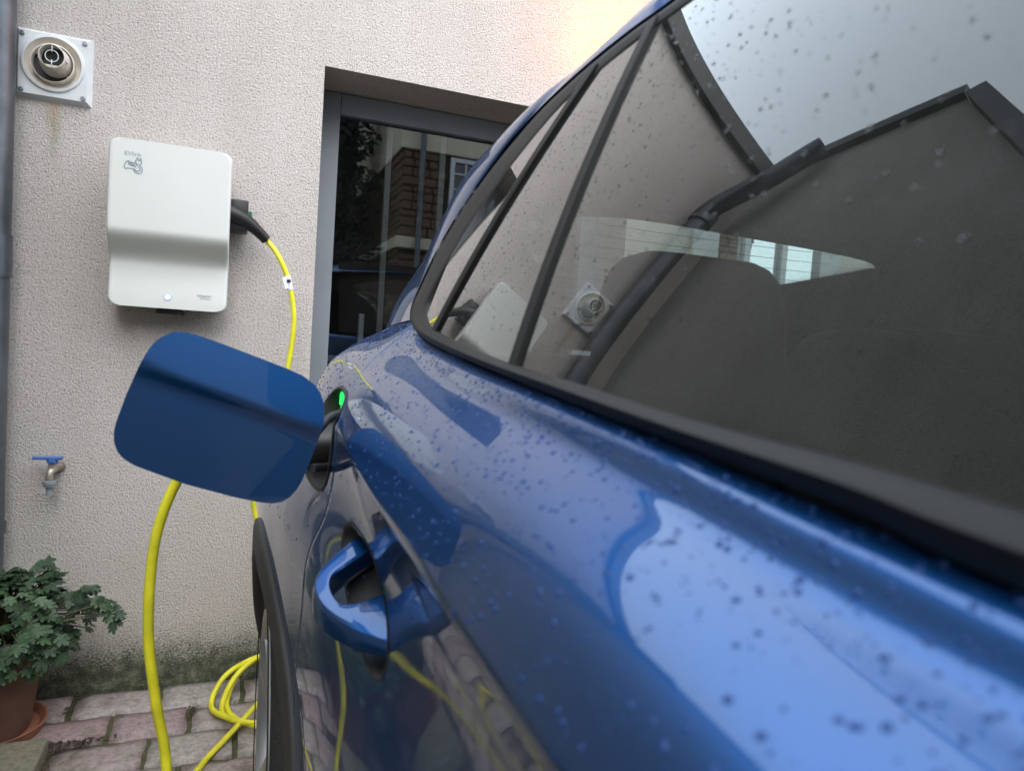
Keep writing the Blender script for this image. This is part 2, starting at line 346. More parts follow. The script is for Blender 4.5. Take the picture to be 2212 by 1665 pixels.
# door: frame, sash, glazing bars, panes
frm = MB(); fy = dr-.012
frm.bbox(dx0+.002, dx0+.085, fy, fy+.06, .045, dzt-.002, .003).bbox(dx1-.085, dx1-.002, fy, fy+.06, .045, dzt-.002, .003)
frm.bbox(dx0+.086, dx1-.086, fy, fy+.06, dzt-.080, dzt-.003, .003).bbox(dx0+.086, dx1-.086, fy, fy+.06, .045, .17, .003)
door = frm.build('door', M['grey_metal'], house, label='grey metal framed glass door set back in the wall')
gx0, gx1, gz0, gz1 = dx0+.086, dx1-.086, .17, dzt-.081
MB().box(dx0+.003, dx1-.003, fy+.061, fy+.075, dzt-.02, dzt-.004).build('head_seal', M['black'], door)
bars = [gx0+.195, gx0+.41, gx0+.625, gx0+.84]; eds = [gx0]+bars+[gx1]
for a, b_ in zip(eds, eds[1:]):
    mesh('pane', [(a, fy+.03, gz0), (b_, fy+.03, gz0), (b_, fy+.03, gz1), (a, fy+.03, gz1)], [(0, 1, 2, 3)], M['doorglass'], door)
M['barwhite'] = simple('white glazing bar', (.55, .58, .62), .5)
for b_ in bars: MB().bbox(b_-.011, b_+.011, fy+.034, fy+.05, gz0, gz1, .002).build('glazing_bar', M['barwhite'], door)
for (x0, x1, y, z0, z1, c) in [(.3, 1.4, 1.0, 1.06, 1.09, 'barwhite'), (.34, .36, .98, .3, 1.06, 'barwhite'), (.36, 1.35, 1.02, .3, 1.02, 'black'), (.52, .545, .9, .2, 1.3, 'barwhite'), (.33, .6, .75, .9, .98, 'barwhite')]:
    MB().bbox(x0, x1, y, y+.03, z0, z1, .004).build('indoor_fitting', M[c], house)
rm = MB().add([(dx0-.3, dr+.08, 0), (dx1+.3, dr+.08, 0), (dx1+.3, 3, 0), (dx0-.3, 3, 0), (dx0-.3, dr+.08, 2.4), (dx1+.3, dr+.08, 2.4), (dx1+.3, 3, 2.4), (dx0-.3, 3, 2.4)],
              [(0, 1, 2, 3), (4, 7, 6, 5), (1, 5, 6, 2), (0, 3, 7, 4), (3, 2, 6, 7)])
rm.build('room', M['interior'], house)

# second glazed opening further along the wall, seen through the car
sw = MB(); wx0, wx1, wz0, wz1 = 1.72, 2.52, .85, 2.12
sw.bbox(wx0, wx0+.13, -.03, .02, wz0, wz1, .004).bbox(wx1-.12, wx1, -.03, .02, wz0, wz1, .004).bbox(wx0+.131, wx1-.121, -.03, .02, wz1-.08, wz1, .004).bbox(wx0+.131, wx1-.121, -.03, .02, wz0, wz0+.08, .004)
swo = sw.build('window', simple('pale grey window frame', (.5, .53, .55), .45), house)
for q in (2.0, 2.2): MB().bbox(q-.015, q+.015, -.028, -.003, wz0+.08, wz1-.08, .003).build('glazing_bar', M['barwhite'], swo)
mesh('pane', [(wx0+.13, -.002, wz0+.08), (wx1-.12, -.002, wz0+.08), (wx1-.12, -.002, wz1-.08), (wx0+.13, -.002, wz1-.08)], [(0, 1, 2, 3)], M['doorglass'], swo)
# side house (gable) left of the photographer, with verge
side = thing('side_house', 'beige roughcast gable house with dark verge, left of the photographer', 'house', (0, 0, 0))
RY, RZ, EY = -.81, 3.345, -2.1
gab = [(0.02, ZE+.02), (RY, RZ), (-1.27, 2.80), (-1.95, 2.05), (-6, 2.05), (-6, 0), (0.02, 0)]
v = [(XB, y, z) for y, z in gab]+[(XB-3, y, z) for y, z in gab]; n = len(gab)
mesh('wall', v, [tuple(range(n)), tuple(range(2*n-1, n-1, -1))]+[(i, i+n, (i+1) % n+n, (i+1) % n) for i in range(n)], M['plaster_b'], side)
vg = MB()
for (a, b_) in ((gab[0], gab[1]), (gab[1], gab[2]), (gab[2], gab[3]), (gab[3], gab[4])):
    for s_ in (0,):
        p0, p1 = Vector((XB+.02, *a)), Vector((XB+.02, *b_)); d_ = (p1-p0).normalized(); nn = Vector((0, d_.z, -d_.y))
        if nn.z < 0: nn = -nn
        q = [p0+nn*.005-d_*.0, p1+nn*.005, p1+nn*.075, p0+nn*.075]
        vg.add([p+Vector((0.02, 0, 0)) for p in q]+[p-Vector((3.1, 0, 0)) for p in q], [(0, 1, 2, 3), (7, 6, 5, 4), (0, 4, 5, 1), (1, 5, 6, 2), (2, 6, 7, 3), (3, 7, 4, 0)])
vg.build('roof_edge', M['verge'], side)

# ------------------------------------------------------------------ courtyard buildings behind the photographer (seen mirrored)
sh = thing('stone_house', 'brown rubble stone house with cream bands across the yard', 'house')
def yb(x): return -9.5
blk = MB(); rr = random.Random(5)
sx0, sx1, sy = 2.35, 9, -8.6
MB().box(sx0, sx1, sy-6, sy-.04, 0, 4.27).build('wall', M['joint'], sh)
stones = 0; z = .02; st = MB()
while z < 4.2:
    hgt = rr.uniform(.10, .17); x = sx0
    while x < sx1:
        wd = rr.uniform(.14, .34); c = rr.uniform(0, .03)
        if not (2.66 < z+hgt < 2.80 or (z+hgt > 3.2 and (3.12-wd < x < 3.92 or 4.6-wd < x < 5.4))): 
            st.bbox(x+.008, min(x+wd, sx1)-.008, sy-.05, sy+c, z+.008, min(z+hgt, 4.24)-.008, .02, 1)
        x += wd
    z += hgt
yy = sy-.05
z = .02
while z < 4.15:
    hgt = rr.uniform(.10, .17); y = sy-5
    while y < sy-.1:
        wd = rr.uniform(.14, .34); st.bbox(sx0-rr.uniform(0, .03), sx0+.03, y+.008, min(y+wd, sy)-.008, z+.008, z+hgt-.008, .02, 1); y += wd
    z += hgt
st.build('stonework', M['rubble'], sh, kind='stuff')
MB().bbox(sx0-.08, sx1, sy-5, sy+.10, 2.64, 2.83, .02).build('string_course', M['cream'], sh)
MB().bbox(sx0-.05, sx1, sy-5, sy+.06, 4.25, 7.4, .02).build('upper_wall', M['cream'], sh)
MB().bbox(sx0-.3, sx1, sy-5, sy+.35, 7.4, 7.55, .02).build('eaves', M['cream'], sh)
MB().add([(sx0-.4, sy+.45, 7.5), (sx1, sy+.45, 7.5), (sx1, sy-3, 10.5), (sx0-.4, sy-3, 10.5), (sx0-.4, sy-6, 7.5)], [(0, 1, 2, 3), (0, 3, 4)]).build('roof', M['roof'], sh)
for (wx, wz0, wz1) in [(3.12, 3.2, 4.2), (4.6, 3.2, 4.2), (4.5, 5.4, 6.6), (6.2, .9, 2.6)]:
    fr_ = MB(); ww = .8
    fr_.bbox(wx, wx+.07, sy+.06, sy+.12, wz0, wz1, .005).bbox(wx+ww-.07, wx+ww, sy+.06, sy+.12, wz0, wz1, .005).bbox(wx+.071, wx+ww-.071, sy+.06, sy+.12, wz1-.07, wz1, .005).bbox(wx+.071, wx+ww-.071, sy+.06, sy+.12, wz0, wz0+.07, .005)
    for q in (1, 2): fr_.bbox(wx+ww*q/3-.015, wx+ww*q/3+.015, sy+.065, sy+.11, wz0+.07, wz1-.07, .003)
    for q in (1, 2, 3): fr_.box(wx+.07, wx+ww-.07, sy+.07, sy+.10, wz0+(wz1-wz0)*q/4-.012, wz0+(wz1-wz0)*q/4+.012)
    fw_ = fr_.build('window', M['barwhite'], sh)
    mesh('pane', [(wx, sy+.066, wz0), (wx+ww, sy+.066, wz0), (wx+ww, sy+.066, wz1), (wx, sy+.066, wz1)], [(0, 1, 2, 3)], M['gloss'], fw_)
MB().tube([(sx0+.28, sy+.16, 0), (sx0+.28, sy+.16, 7.4)], .045).build('downpipe', M['zinc'], sh)
# dark hedge wall and conifer left of it
M['needle'] = simple('conifer foliage', (.018, .034, .022), .9, vary=.5, vscale=3)
M['bark'] = simple('bark', (.06, .045, .035), .9)
M['fencewood'] = simple('dark stained boards', (.035, .035, .035), .7, vary=.3, vscale=5)
tree = thing('conifer_tree', 'dark conifer standing behind the yard fence', 'tree', (0, 0, 0))
MB().tube([(1.25, -11, 0), (1.3, -11, 8.8)], [.16, .03], 10).build('trunk', M['bark'], tree)
tv, tf = [], []; rt_ = random.Random(9)
for k in range(11000):
    h = rt_.uniform(1.2, 8.8); R_ = (9.2-h)*.24*math.sqrt(rt_.random())*(1+.35*math.sin(h*5.3)); a = rt_.uniform(0, 2*PI)
    c = Vector((1.28+R_*math.cos(a), -11+R_*math.sin(a), h)); s_ = rt_.uniform(.05, .12)
    d1 = Vector((rt_.gauss(0, 1), rt_.gauss(0, 1), rt_.gauss(-.3, .5))).normalized()*s_*1.6; d2 = d1.orthogonal().normalized()*s_*.4
    n = len(tv); tv += [c-d2, c+d2, c+d1]; tf.append((n, n+1, n+2))
mesh('crown', tv, tf, M['needle'], tree)
fh = thing('sky_block_house', 'dark slate hung house added behind the conifer to block sky glare', 'house', (0, 0, 0))  # dark mass added to keep sky glare out of pane and flap reflections
MB().box(-6, 7.2, -19, -14.5, 0, 7.2).build('wall', M['roof'], fh)
MB().add([(-6.3, -14.2, 7.1), (7.5, -14.2, 7.1), (7.5, -17, 9), (-6.3, -17, 9)], [(0, 1, 2, 3)]).build('roof', M['roof'], fh)
for wx in (-3.2, -.9, .9):
    f_ = MB().bbox(wx, wx+.9, -14.48, -14.42, 4.2, 5.6, .01).build('window', M['barwhite'], fh)
    mesh('pane', [(wx+.08, -14.41, 4.28), (wx+.82, -14.41, 4.28), (wx+.82, -14.41, 5.52), (wx+.08, -14.41, 5.52)], [(0, 1, 2, 3)], M['gloss'], f_)
fen = thing('board_fence', 'tall dark board fence closing the back of the yard', 'fence', (0, 0, 0))
x = -.9
while x < 2.25:
    MB().bbox(x, x+.135, -9.3, -9.27, .02, 2.0+rt_.uniform(-.01, .01), .003, 1).build('board', M['fencewood'], fen); x += .142
for zz in (.4, 1.6): MB().box(-.9, 2.3, -9.34, -9.301, zz, zz+.08).build('rail', M['fencewood'], fen)

# ------------------------------------------------------------------ drainpipe in the corner
dp = thing('drainpipe', 'grey zinc drainpipe running down the corner at the left edge', 'drainpipe', (0, 0, 0))
PX, PY, PR = -.682, -.080, .052
MB().tube([(PX, PY, .0), (PX, PY, 2.62)], PR, 32).build('pipe', M['zinc'], dp, auto=.6)
for zz in (.55, 2.5): MB().tube([(PX, PY, zz), (PX, PY, zz+.03)], PR+.006, 32).build('bracket', M['zinc'], dp, auto=.6)
MB().tube([(PX, PY, 1.30), (PX, PY, 1.42)], PR+.004, 32).build('sleeve', M['zinc'], dp, auto=.6)
el = catmull([(PX, PY, 2.6), (PX, PY, 2.68), (PX-.02, PY-.04, 2.76), (PX-.06, PY-.12, 2.90), (PX-.085, PY-.22, 3.08), (PX-.09, PY-.26, 3.13)], 8)
MB().tube(el, PR+.002, 28).build('elbow', M['zinc'], dp, auto=.6)
MB().tube([(PX+.0, PY, 2.58), (PX, PY, 2.64)], PR+.012, 28).build('collar', M['zinc'], dp, auto=.6)
MB().tube(catmull([(PX+.02, PY-.05, 2.62), (PX+.03, PY-.09, 2.70), (PX, PY-.16, 2.88)], 6), .014, 10).build('overflow_tube', M['zinc'], dp, True)

# ------------------------------------------------------------------ boiler flue terminal
fl = thing('flue_terminal', 'square white boiler flue terminal with round outlet high on wall by the drainpipe', 'flue', (0, 0, 0))
fx0, fx1, fz0, fz1 = -.650, -.452, 1.832, 2.032; fcx, fcz = -.551, 1.938
pm = MB(); o_ = [(fx0, fz0), (fx1, fz0), (fx1, fz1), (fx0, fz1)]
ins = .011; i_ = [(fx0+ins, fz0+ins), (fx1-ins, fz0+ins), (fx1-ins, fz1-ins), (fx0+ins, fz1-ins)]
n = 48; ring = [(fcx+.083*math.cos(2*PI*k/n), fcz+.083*math.sin(2*PI*k/n)) for k in range(n)]
v = [(x, .0, z) for x, z in o_]+[(x, -.02, z) for x, z in i_]+[(x, -.02, z) for x, z in ring]
f = [(k, (k+1) % 4, 4+(k+1) % 4, 4+k) for k in range(4)]
q4 = [5, 6, 7, 4]                            # fan: corner per quadrant
def quad(k): a = (k+.5)/n*2*PI; return {0: 6, 1: 7, 2: 4, 3: 5}[int(a/(PI/2)) % 4]
for k in range(n):
    f.append((8+k, quad(k), 8+(k+1) % n))
    if quad(k) != quad((k+1) % n): f.append((8+(k+1) % n, quad(k), quad((k+1) % n)))
pm.add(v, f); pm.lathe([(.083, .02), (.080, .026), (.074, .027)], 48, 'y', (fcx, 0, fcz))
pm.build('plate', M['white'], fl, auto=.5)
MB().lathe([(.074, .027), (.072, .020), (.058, .006), (.056, .006)], 48, 'y', (fcx, 0, fcz)).build('dish', M['ivory'], fl, True)
MB().lathe([(.056, .006), (.0555, .03), (.053, .031), (.0525, .004)], 48, 'y', (fcx, 0, fcz)).build('outer_ring', M['ivory'], fl, auto=.5)
MB().lathe([(.0525, .008), (.030, .0075)], 48, 'y', (fcx, 0, fcz)).build('gap', M['black'], fl)
MB().lathe([(.044, .010), (.043, .018), (.037, .030), (.0335, .040), (.0335, .045), (.034, .046), (.034, .070), (.0312, .071), (.031, .05), (.031, .03), (0.001, .03)], 48, 'y', (fcx+.006, 0, fcz+.008)).build('outlet_pipe', M['ivory'], fl, auto=.5)
ox, oz = fcx+.006, fcz+.008
gr = MB().lathe([(.0308, .040), (.001, .040)], 48, 'y', (ox, 0, oz)); gr.build('outlet_mouth', M['black'], fl)
gr = MB().tube([(ox+.0165*math.cos(a), -.068, oz+.0165*math.sin(a)) for a in np.linspace(0, 2*PI, 33)], .0014, 8)
for a, b_ in ((.011, .031), (-.011, -.031)): gr.tube([(ox, -.068, oz+a), (ox, -.068, oz+b_)], .0016, 8)
gr.build('guard', M['white'], fl, True)
MB().grid([[(ox+.0315*math.cos(a), -.0685, oz+.0315*math.sin(a) if q else oz-.0315*math.sin(.95)) for q in (1, 0)] for a in np.linspace(-PI/2-.62, -PI/2+.62, 12)]).build('drip_lip', M['ivory'], fl)
for a in (fx0+.02, fx1-.02):
    for b_ in (fz0+.02, fz1-.02):
        s_ = MB().lathe([(.0065, .0), (.0065, .003), (.005, .0042), (.002, .0042), (.0015, .0025), (.0001, .0025)], 16, 'y', (a, -.0205, b_)).build('screw', M['screw'], fl, auto=.6)
for a in (-.7, .75, 2.6): MB().lathe([(.004, 0), (.004, .004), (.001, .005)], 12, 'y', (fcx+.049*math.cos(a), -.012, fcz+.049*math.sin(a))).build('screw', M['ivory'], fl, True)
for s_ in (-1, 1): MB().bbox(fcx+.006+s_*.035-.002, fcx+.006+s_*.035+.002, -.056, -.042, fcz, fcz+.016, .001, 1).build('clip', M['white'], fl)

# ------------------------------------------------------------------ EV charging box
cb = thing('charging_box', 'off-white wall charging box with blue ring light and car plug logo', 'charger', (0, 0, 0))
bx, bz, bw, bh = -.3779, 1.2427, .331, .480
def bdepth(t):                                # t = height fraction: proud top, scooped lower part
    if t > .47: return .170
    if t > .27: s_ = (t-.27)/.20; return .104+.066*(s_*s_*(3-2*s_))
    return .104+.004*math.sin((.27-t)/.27*PI*.5)**2*2.2
def rrect(w_, h_, r_, n=8):
    P = []
    for cx, cz, a0 in ((w_-r_, h_-r_, 0), (r_, h_-r_, PI/2), (r_, r_, PI), (w_-r_, r_, 1.5*PI)):
        for k in range(n+1): a = a0+k*PI/2/n; P.append((cx+r_*math.cos(a), cz+r_*math.sin(a)))
    return P
zz = sorted(set([round(q, 4) for q in list(np.linspace(0, 1, 60))])); G = []
def halfw(z_, r_=.026):
    e = min(z_, bh-z_)
    return 0 if e >= r_ else r_-math.sqrt(max(0, r_*r_-(r_-e)**2))
zs = list(np.linspace(0, .026, 10)**1.0)+list(np.linspace(.03, bh-.03, 60))+list(bh-np.linspace(.026, 0, 10))
for z_ in zs:
    iw = halfw(z_); row = []
    for (ox, oy) in [(0, .055), (0, .012), (.0012, .005), (.004, .0012), (.008, 0)]: row.append((bx+iw+ox, -(bdepth(z_/bh)-oy), bz+z_))
    for q in np.linspace(.02, .98, 10): row.append((bx+iw+.008+(bw-2*iw-.016)*q, -bdepth(z_/bh), bz+z_))
    for (ox, oy) in [(.008, 0), (.004, .0012), (.0012, .005), (0, .012), (0, .055)]: row.append((bx+bw-iw-ox, -(bdepth(z_/bh)-oy), bz+z_))
    G.append(row)
shell = MB().grid(G)
nv = len(G[0])
for e in (0, len(G)-1):                       # top and bottom rims
    base = [G[e][j] for j in range(nv)]; shell.grid([base, [(p[0], p[1]+.05, p[2]) for p in base]])
shell.build('cover', M['box'], cb, auto=.7)
MB().bbox(bx+.012, bx+bw-.012, -.098, -.001, bz+.012, bz+bh-.012, .01).build('back_case', M['box_edge'], cb)
MB().lathe([(.04, 0), (.04, .012), (.034, .016), (.001, .016)], 32, 'z', (bx+bw*.5, -.05, bz-.004-.012)).build('cable_gland', M['black'], cb, auto=.5)
FY = -.1705
def text(s_, size, x, z, y, parent, mat_, bold=0, name='lettering', sx=1):
    c = bpy.data.curves.new(name, 'FONT'); c.body = s_; c.size = size; c.offset = bold; c.extrude = .00015
    o = bpy.data.objects.new(name, c); S.collection.objects.link(o); dg = bpy.context.evaluated_depsgraph_get()
    me = bpy.data.meshes.new_from_object(o.evaluated_get(dg)); bpy.data.objects.remove(o); me.name = name
    me.materials.clear(); me.materials.append(mat_)
    for v_ in me.vertices: a, b_, c_ = v_.co; v_.co = (x+a*sx, y-c_, z+b_)
    o = bpy.data.objects.new(name, me); return link(o, parent)
text('EVlink', .0175, bx+.041, bz+bh-.048, FY, cb, M['print'], .0, 'model_lettering')
def L(px, pz): return (bx+.041+px*.050/330, FY-.0002, bz+bh-.052-(pz-425)*.0455/285)
lg = MB()
def stroke(pts, closed=False, w_=.00125):
    P = [Vector(L(*p)) for p in pts]
    if closed: P.append(P[0])
    for a, b_ in zip(P, P[1:]):
        d_ = (b_-a).normalized(); n_ = Vector((d_.z, 0, -d_.x))*w_; e_ = d_*w_*.6; lg.add([a-n_-e_, a+n_-e_, b_+n_+e_, b_-n_+e_], [(0, 1, 2, 3)])
stroke([(90, 75+425), (60, 80+425), (30, 100+425), (10, 150+425), (5, 190+425), (25, 640), (50, 640), (65, 625), (170, 632)])
stroke([(90, 500), (82, 500), (80, 545), (90, 568), (205, 590), (150, 540), (105, 520), (105, 545), (180, 570)])
stroke([(105, 512), (165, 520), (215, 545), (255, 580), (275, 600), (280, 650), (245, 660), (215, 665), (190, 645), (185, 630)])
stroke([(170, 632), (185, 680), (220, 700), (265, 705), (305, 680), (320, 635), (305, 590), (265, 545), (295, 520), (300, 480), (290, 470), (288, 435), (275, 430), (270, 470), (245, 470), (240, 430), (215, 430), (212, 470), (195, 475), (192, 505), (215, 535), (240, 540)])
lg.build('car_plug_logo', M['print'], cb)
by_ = -(bdepth(.035)+.0006)
MB().lathe([(.0112, 0), (.0112, .0008), (.0100, .0012)], 32, 'y', (bx+.163, by_, bz+.0355)).build('button_bezel', M['print'], cb)
MB().lathe([(.0100, .0010), (.0052, .0012)], 32, 'y', (bx+.163, by_, bz+.0355)).build('ring_light', M['led_blue'], cb)
MB().lathe([(.0052, .0012), (.0001, .0014)], 24, 'y', (bx+.163, by_, bz+.0355)).build('power_light', M['led_white'], cb)
text('Schneider', .0105, bx+bw-.086, bz+.044, -(bdepth(.1)+.001), cb, M['print'], .0, 'maker_lettering')
text('Electric', .0068, bx+bw-.066, bz+.0365, -(bdepth(.08)+.001), cb, M['print'], .0, 'maker_small_lettering')
lg = MB(); ly = -(bdepth(.08)+.0013); K = [(0, 0), (.003, .0045), (.008, .006), (.0095, .0045), (.0065, 0), (.0015, -.0015)]
for a, b_ in zip(K, K[1:]+K[:1]):
    A, B_ = Vector((bx+bw-.077+a[0], ly, bz+.0375+a[1])), Vector((bx+bw-.077+b_[0], ly, bz+.0375+b_[1])); d_ = (B_-A).normalized(); n_ = Vector((d_.z, 0, -d_.x))*.0005
    lg.add([A-n_, A+n_, B_+n_, B_-n_], [(0, 1, 2, 3)])
lg.build('maker_logo', M['print'], cb)
MB().bbox(bx+bw-.012, bx+bw+.052, -.105, -.012, 1.502, 1.600, .006).build('socket', M['black'], cb, auto=.5)
MB().bbox(bx+bw+.053, bx+bw+.063, -.05, -.035, 1.555, 1.575, .001, 1).build('status_light', simple('green lens', (.02, .25, .12), .3), cb)

# ------------------------------------------------------------------ charging cable
cc = thing('charging_cable', 'long yellow charging cable hanging from the box, coiled on the paving, plugged into the car', 'cable', (0, 0, 0))
CR = .0083
R2 = lambda pts: [(x, y, z) for x, y, z in pts]
wallcab = [(.062, -.075, 1.487), (.085, -.085, 1.462), (.107, -.095, 1.428), (.133, -.1, 1.371), (.151, -.1, 1.298), (.159, -.1, 1.223), (.153, -.1, 1.131), (.143, -.1, 1.06),
           (.118, -.105, .95), (.085, -.11, .82), (.060, -.11, .70), (.062, -.11, .62), (.085, -.11, .54), (.13, -.1, .42), (.19, -.1, .25), (.24, -.09, .08)]
coil = []
cxx, cyy = .140, -.215
for k in range(0, 76):
    a = -.2+k*2*PI*3.15/75+.4; rx = .160-.022*math.sin(k*.14+.5); ry = .165-.026*math.cos(k*.19); lift = .012+.010*k/75+.010*math.sin(a*1.0+.6)**2
    coil.append((cxx+rx*math.cos(a)+.006*math.sin(k*.5/3), cyy+.02*math.sin(k*.084)+ry*math.sin(a), lift+max(0, math.sin(a))*.075))
out_ = [(-.005, -.42, .010), (-.057, -.526, .009), (-.12, -.68, .009), (-.13, -.9, .009), (-.03, -1.08, .010), (.0, -1.2, .03), (-.05, -1.27, .14)]
near = [(-.078, -1.27, .30), (-.084, -1.26, .42), (-.092, -1.25, .49), (-.106, -1.25, .56), (-.121, -1.25, .665), (-.124, -1.25, .745), (-.120, -1.25, .83), (-.107, -1.25, .895), (-.082, -1.26, .958), (-.045, -1.30, 1.01), (-.01, -1.36, 1.035)]
path = catmull(wallcab+coil[2::3]+out_+near, 7)
MB().tube(path, CR, 14).build('sheath', M['cable'], cc, auto=1.2)
plug = catmull([(-.075, -.09, 1.556), (-.045, -.095, 1.553), (-.005, -.095, 1.538), (.03, -.09, 1.515), (.062, -.078, 1.487)], 8)
rad = list(np.interp(np.linspace(0, 1, len(plug)), [0, .25, .5, .75, .9, 1], [.03, .030, .024, .0185, .0165, .0165]))
MB().tube(plug, rad, 24).build('wall_plug', M['black'], cc, auto=.9)
plug2 = catmull([W(.145, 1.08, -.17), W(.08, 1.09, -.172), W(.03, 1.12, -.17), (-.01, -1.36, 1.035)], 8)
MB().tube(plug2, list(np.interp(np.linspace(0, 1, len(plug2)), [0, .3, .6, 1], [.033, .03, .022, .014])), 20).build('car_plug', M['black'], cc, auto=.9)
c0 = Vector((.137, -.101, 1.355)); dv = Vector((.026, 0, -.10)).normalized()
MB().tube([c0+dv*-.022, c0+dv*.024], CR+.0018, 16).build('paper_label', M['tag'], cc, auto=.7)
nx = Vector((dv.z, 0, -dv.x)); 
fl_ = MB(); fl_.grid([[c0+dv*a+nx*b_+Vector((0, -.008-.006*abs(b_)/.02, 0)) for b_ in (.0, .009, .017)] for a in (-.020, 0., .018)]); fl_.build('label_flap', M['tag'], cc)
fl_ = MB(); fl_.grid([[c0+dv*a+nx*b_+Vector((0, -CR-.0035, 0)) for b_ in (-.006, .006)] for a in (-.010, .0)]); fl_.build('label_print', M['black'], cc)

# ------------------------------------------------------------------ garden tap
tp = thing('garden_tap', 'outdoor brass tap with blue lever handle low on the wall', 'tap', (0, 0, 0))
tx, tz = -.521, .715
MB().lathe([(.018, .0), (.018, .004), (.010, .006), (.010, .03)], 24, 'y', (tx+.012, 0, tz+.018)).tube(catmull([(tx+.012, -.02, tz+.018), (tx+.006, -.045, tz+.018), (tx, -.062, tz+.010), (tx, -.065, tz-.012)], 6), [.011]*12+[.010]*7, 16).build('body', M['brass'], tp, auto=.7)
MB().lathe([(.010, 0), (.010, .014), (.007, .016), (.007, .03)], 6, 'z', (tx+.002, -.052, tz+.02)).build('spindle', M['brass'], tp)
MB().lathe([(.012, 0), (.0145, .004), (.0145, .013), (.010, .016), (.001, .017)], 6, 'z', (tx+.004, -.052, tz+.036)).bbox(tx-.048, tx+.032, -.062, -.042, tz+.049, tz+.058, .003).build('lever', M['lever'], tp)
MB().lathe([(.0165, 0), (.0165, .017), (.013, .018)], 12, 'z', (tx, -.065, tz-.030)).lathe([(.0195, .0), (.0195, .009), (.0165, .010)], 14, 'z', (tx, -.065, tz-.022)).build('hose_nut', M['hosegrey'], tp)
MB().lathe([(.009, 0), (.009, .009), (.0075, .010), (.0075, .013), (.009, .014), (.009, .017), (.011, .026)], 16, 'z', (tx, -.065, tz-.056)).build('hose_nozzle', M['hosegrey'], tp, auto=.5)

# ------------------------------------------------------------------ wall lamp above the car roof
lmpx, lmpz = 1.40, 2.385
lp = thing('wall_lamp', 'lit warm wall lamp above the door, mostly hidden by the car roof', 'lamp', (0, 0, 0))
MB().bbox(lmpx-.045, lmpx+.045, -.03, -.001, lmpz-.05, lmpz+.05, .006).build('back_plate', M['copper'], lp)
MB().bbox(lmpx-.03, lmpx+.03, -.125, -.06, lmpz-.035, lmpz+.035, .008).build('shade', M['copper'], lp)
MB().bbox(lmpx-.02, lmpx+.02, -.059, -.031, lmpz-.02, lmpz+.02, .004).build('diffuser', M['bulb'], lp)
pl = bpy.data.lights.new('lamp_glow', 'POINT'); pl.energy = 4.2; pl.color = (1, .24, .0); pl.shadow_soft_size = .012
po = bpy.data.objects.new('lamp_glow', pl); po.location = (lmpx-.085, -.045, lmpz+.005); link(po, lp)

# ------------------------------------------------------------------ potted plant
pot = thing('flower_pot', 'brown terracotta flower pot standing in its saucer at the foot of the drainpipe', 'pot', (0, 0, 0))
pcx, pcy = -.622, -.215
MB().lathe([(.001, .03), (.100, .03), (.133, .24), (.138, .245), (.146, .248), (.150, .252), (.153, .300), (.149, .305), (.140, .305), (.136, .28), (.001, .285)], 48, 'z', (pcx, pcy, -.008)).build('pot_wall', M['terracotta'], pot, auto=.5)
MB().lathe([(.001, .276), (.127, .276)], 32, 'z', (pcx, pcy, .006)).build('soil', M['soil'], pot)
sc = MB().lathe([(.001, .018), (.112, .018), (.128, .034), (.134, .034), (.118, .0), (.001, .0)], 48, 'z', (pcx+.008, pcy+.015, .0)).build('pot_saucer', M['saucer'], auto=.5)
tag(sc, 'orange terracotta saucer under the brown flower pot', 'saucer')
plant = thing('potted_plant', 'bushy green chrysanthemum leaves growing in the terracotta pot', 'plant', (0, 0, 0))
def leaf_mesh(seed):
    r_ = random.Random(seed); P = []; lob = [(-1.25, .62), (-.62, .86), (0, 1.0), (.62, .86), (1.25, .62)]
    out = [(0, 0)]
    for i, (a, l) in enumerate(lob):
        l *= r_.uniform(.9, 1.1)
        for da, q in ((-.30, .60), (-.24, .84), (-.12, .86), (-.07, .98), (.07, .98), (.12, .86), (.24, .84), (.30, .60)):
            out.append((math.sin(a+da)*l*q, .12+math.cos(a+da)*l*q*.88))
    v = [(0, .1, 0)]; f = []
    cup = r_.uniform(.15, .5)
    for x, y in out: v.append((x, y, -cup*(x*x+.5*max(0, y-.3)**2)+.05*noise.noise(Vector((x*4, y*4, seed)))))
    v[0] = (0, .38, .0)
    n = len(out)
    for k in range(n): f.append((0, 1+(k+1) % n, 1+k))
    me = bpy.data.meshes.new('leaf'); me.from_pydata(v, [], f); me.materials.append(M['leaf']); me.update(); me.shade_smooth(); return me
lm_ = [leaf_mesh(k) for k in range(6)]; rl = random.Random(4); rest = MB(); stems = MB(); cnt = 0; cand = []
pc = Vector((pcx-.005, pcy-.02, .285))
for k in range(760):
    a = rl.uniform(0, 2*PI); el_ = rl.uniform(-.42, 1.45); rr_ = rl.uniform(.72, 1.0)
    d_ = Vector((math.cos(a)*math.cos(el_)*.245, math.sin(a)*math.cos(el_)*.19, math.sin(el_)*.185+.03))*rr_
    d_ *= 1+.22*noise.noise(d_*9)
    c = pc+d_
    if c.x < -.84 or c.y > -.02: continue
    if c.x-pcx < .0 and False: pass
    cand.append((c, d_))
for k in range(26):                            # side shoots hanging to the right
    s0 = Vector((pcx+.19, pcy-.03, .395)); q = rl.random(); c = s0+Vector((.13*q, -.02*q+rl.uniform(-.03, .03), .06*math.sin(q*3)-.07*q+rl.uniform(-.03, .03))); cand.append((c, Vector((.2, -.1, .05))))
cand.sort(key=lambda e: e[0].y)
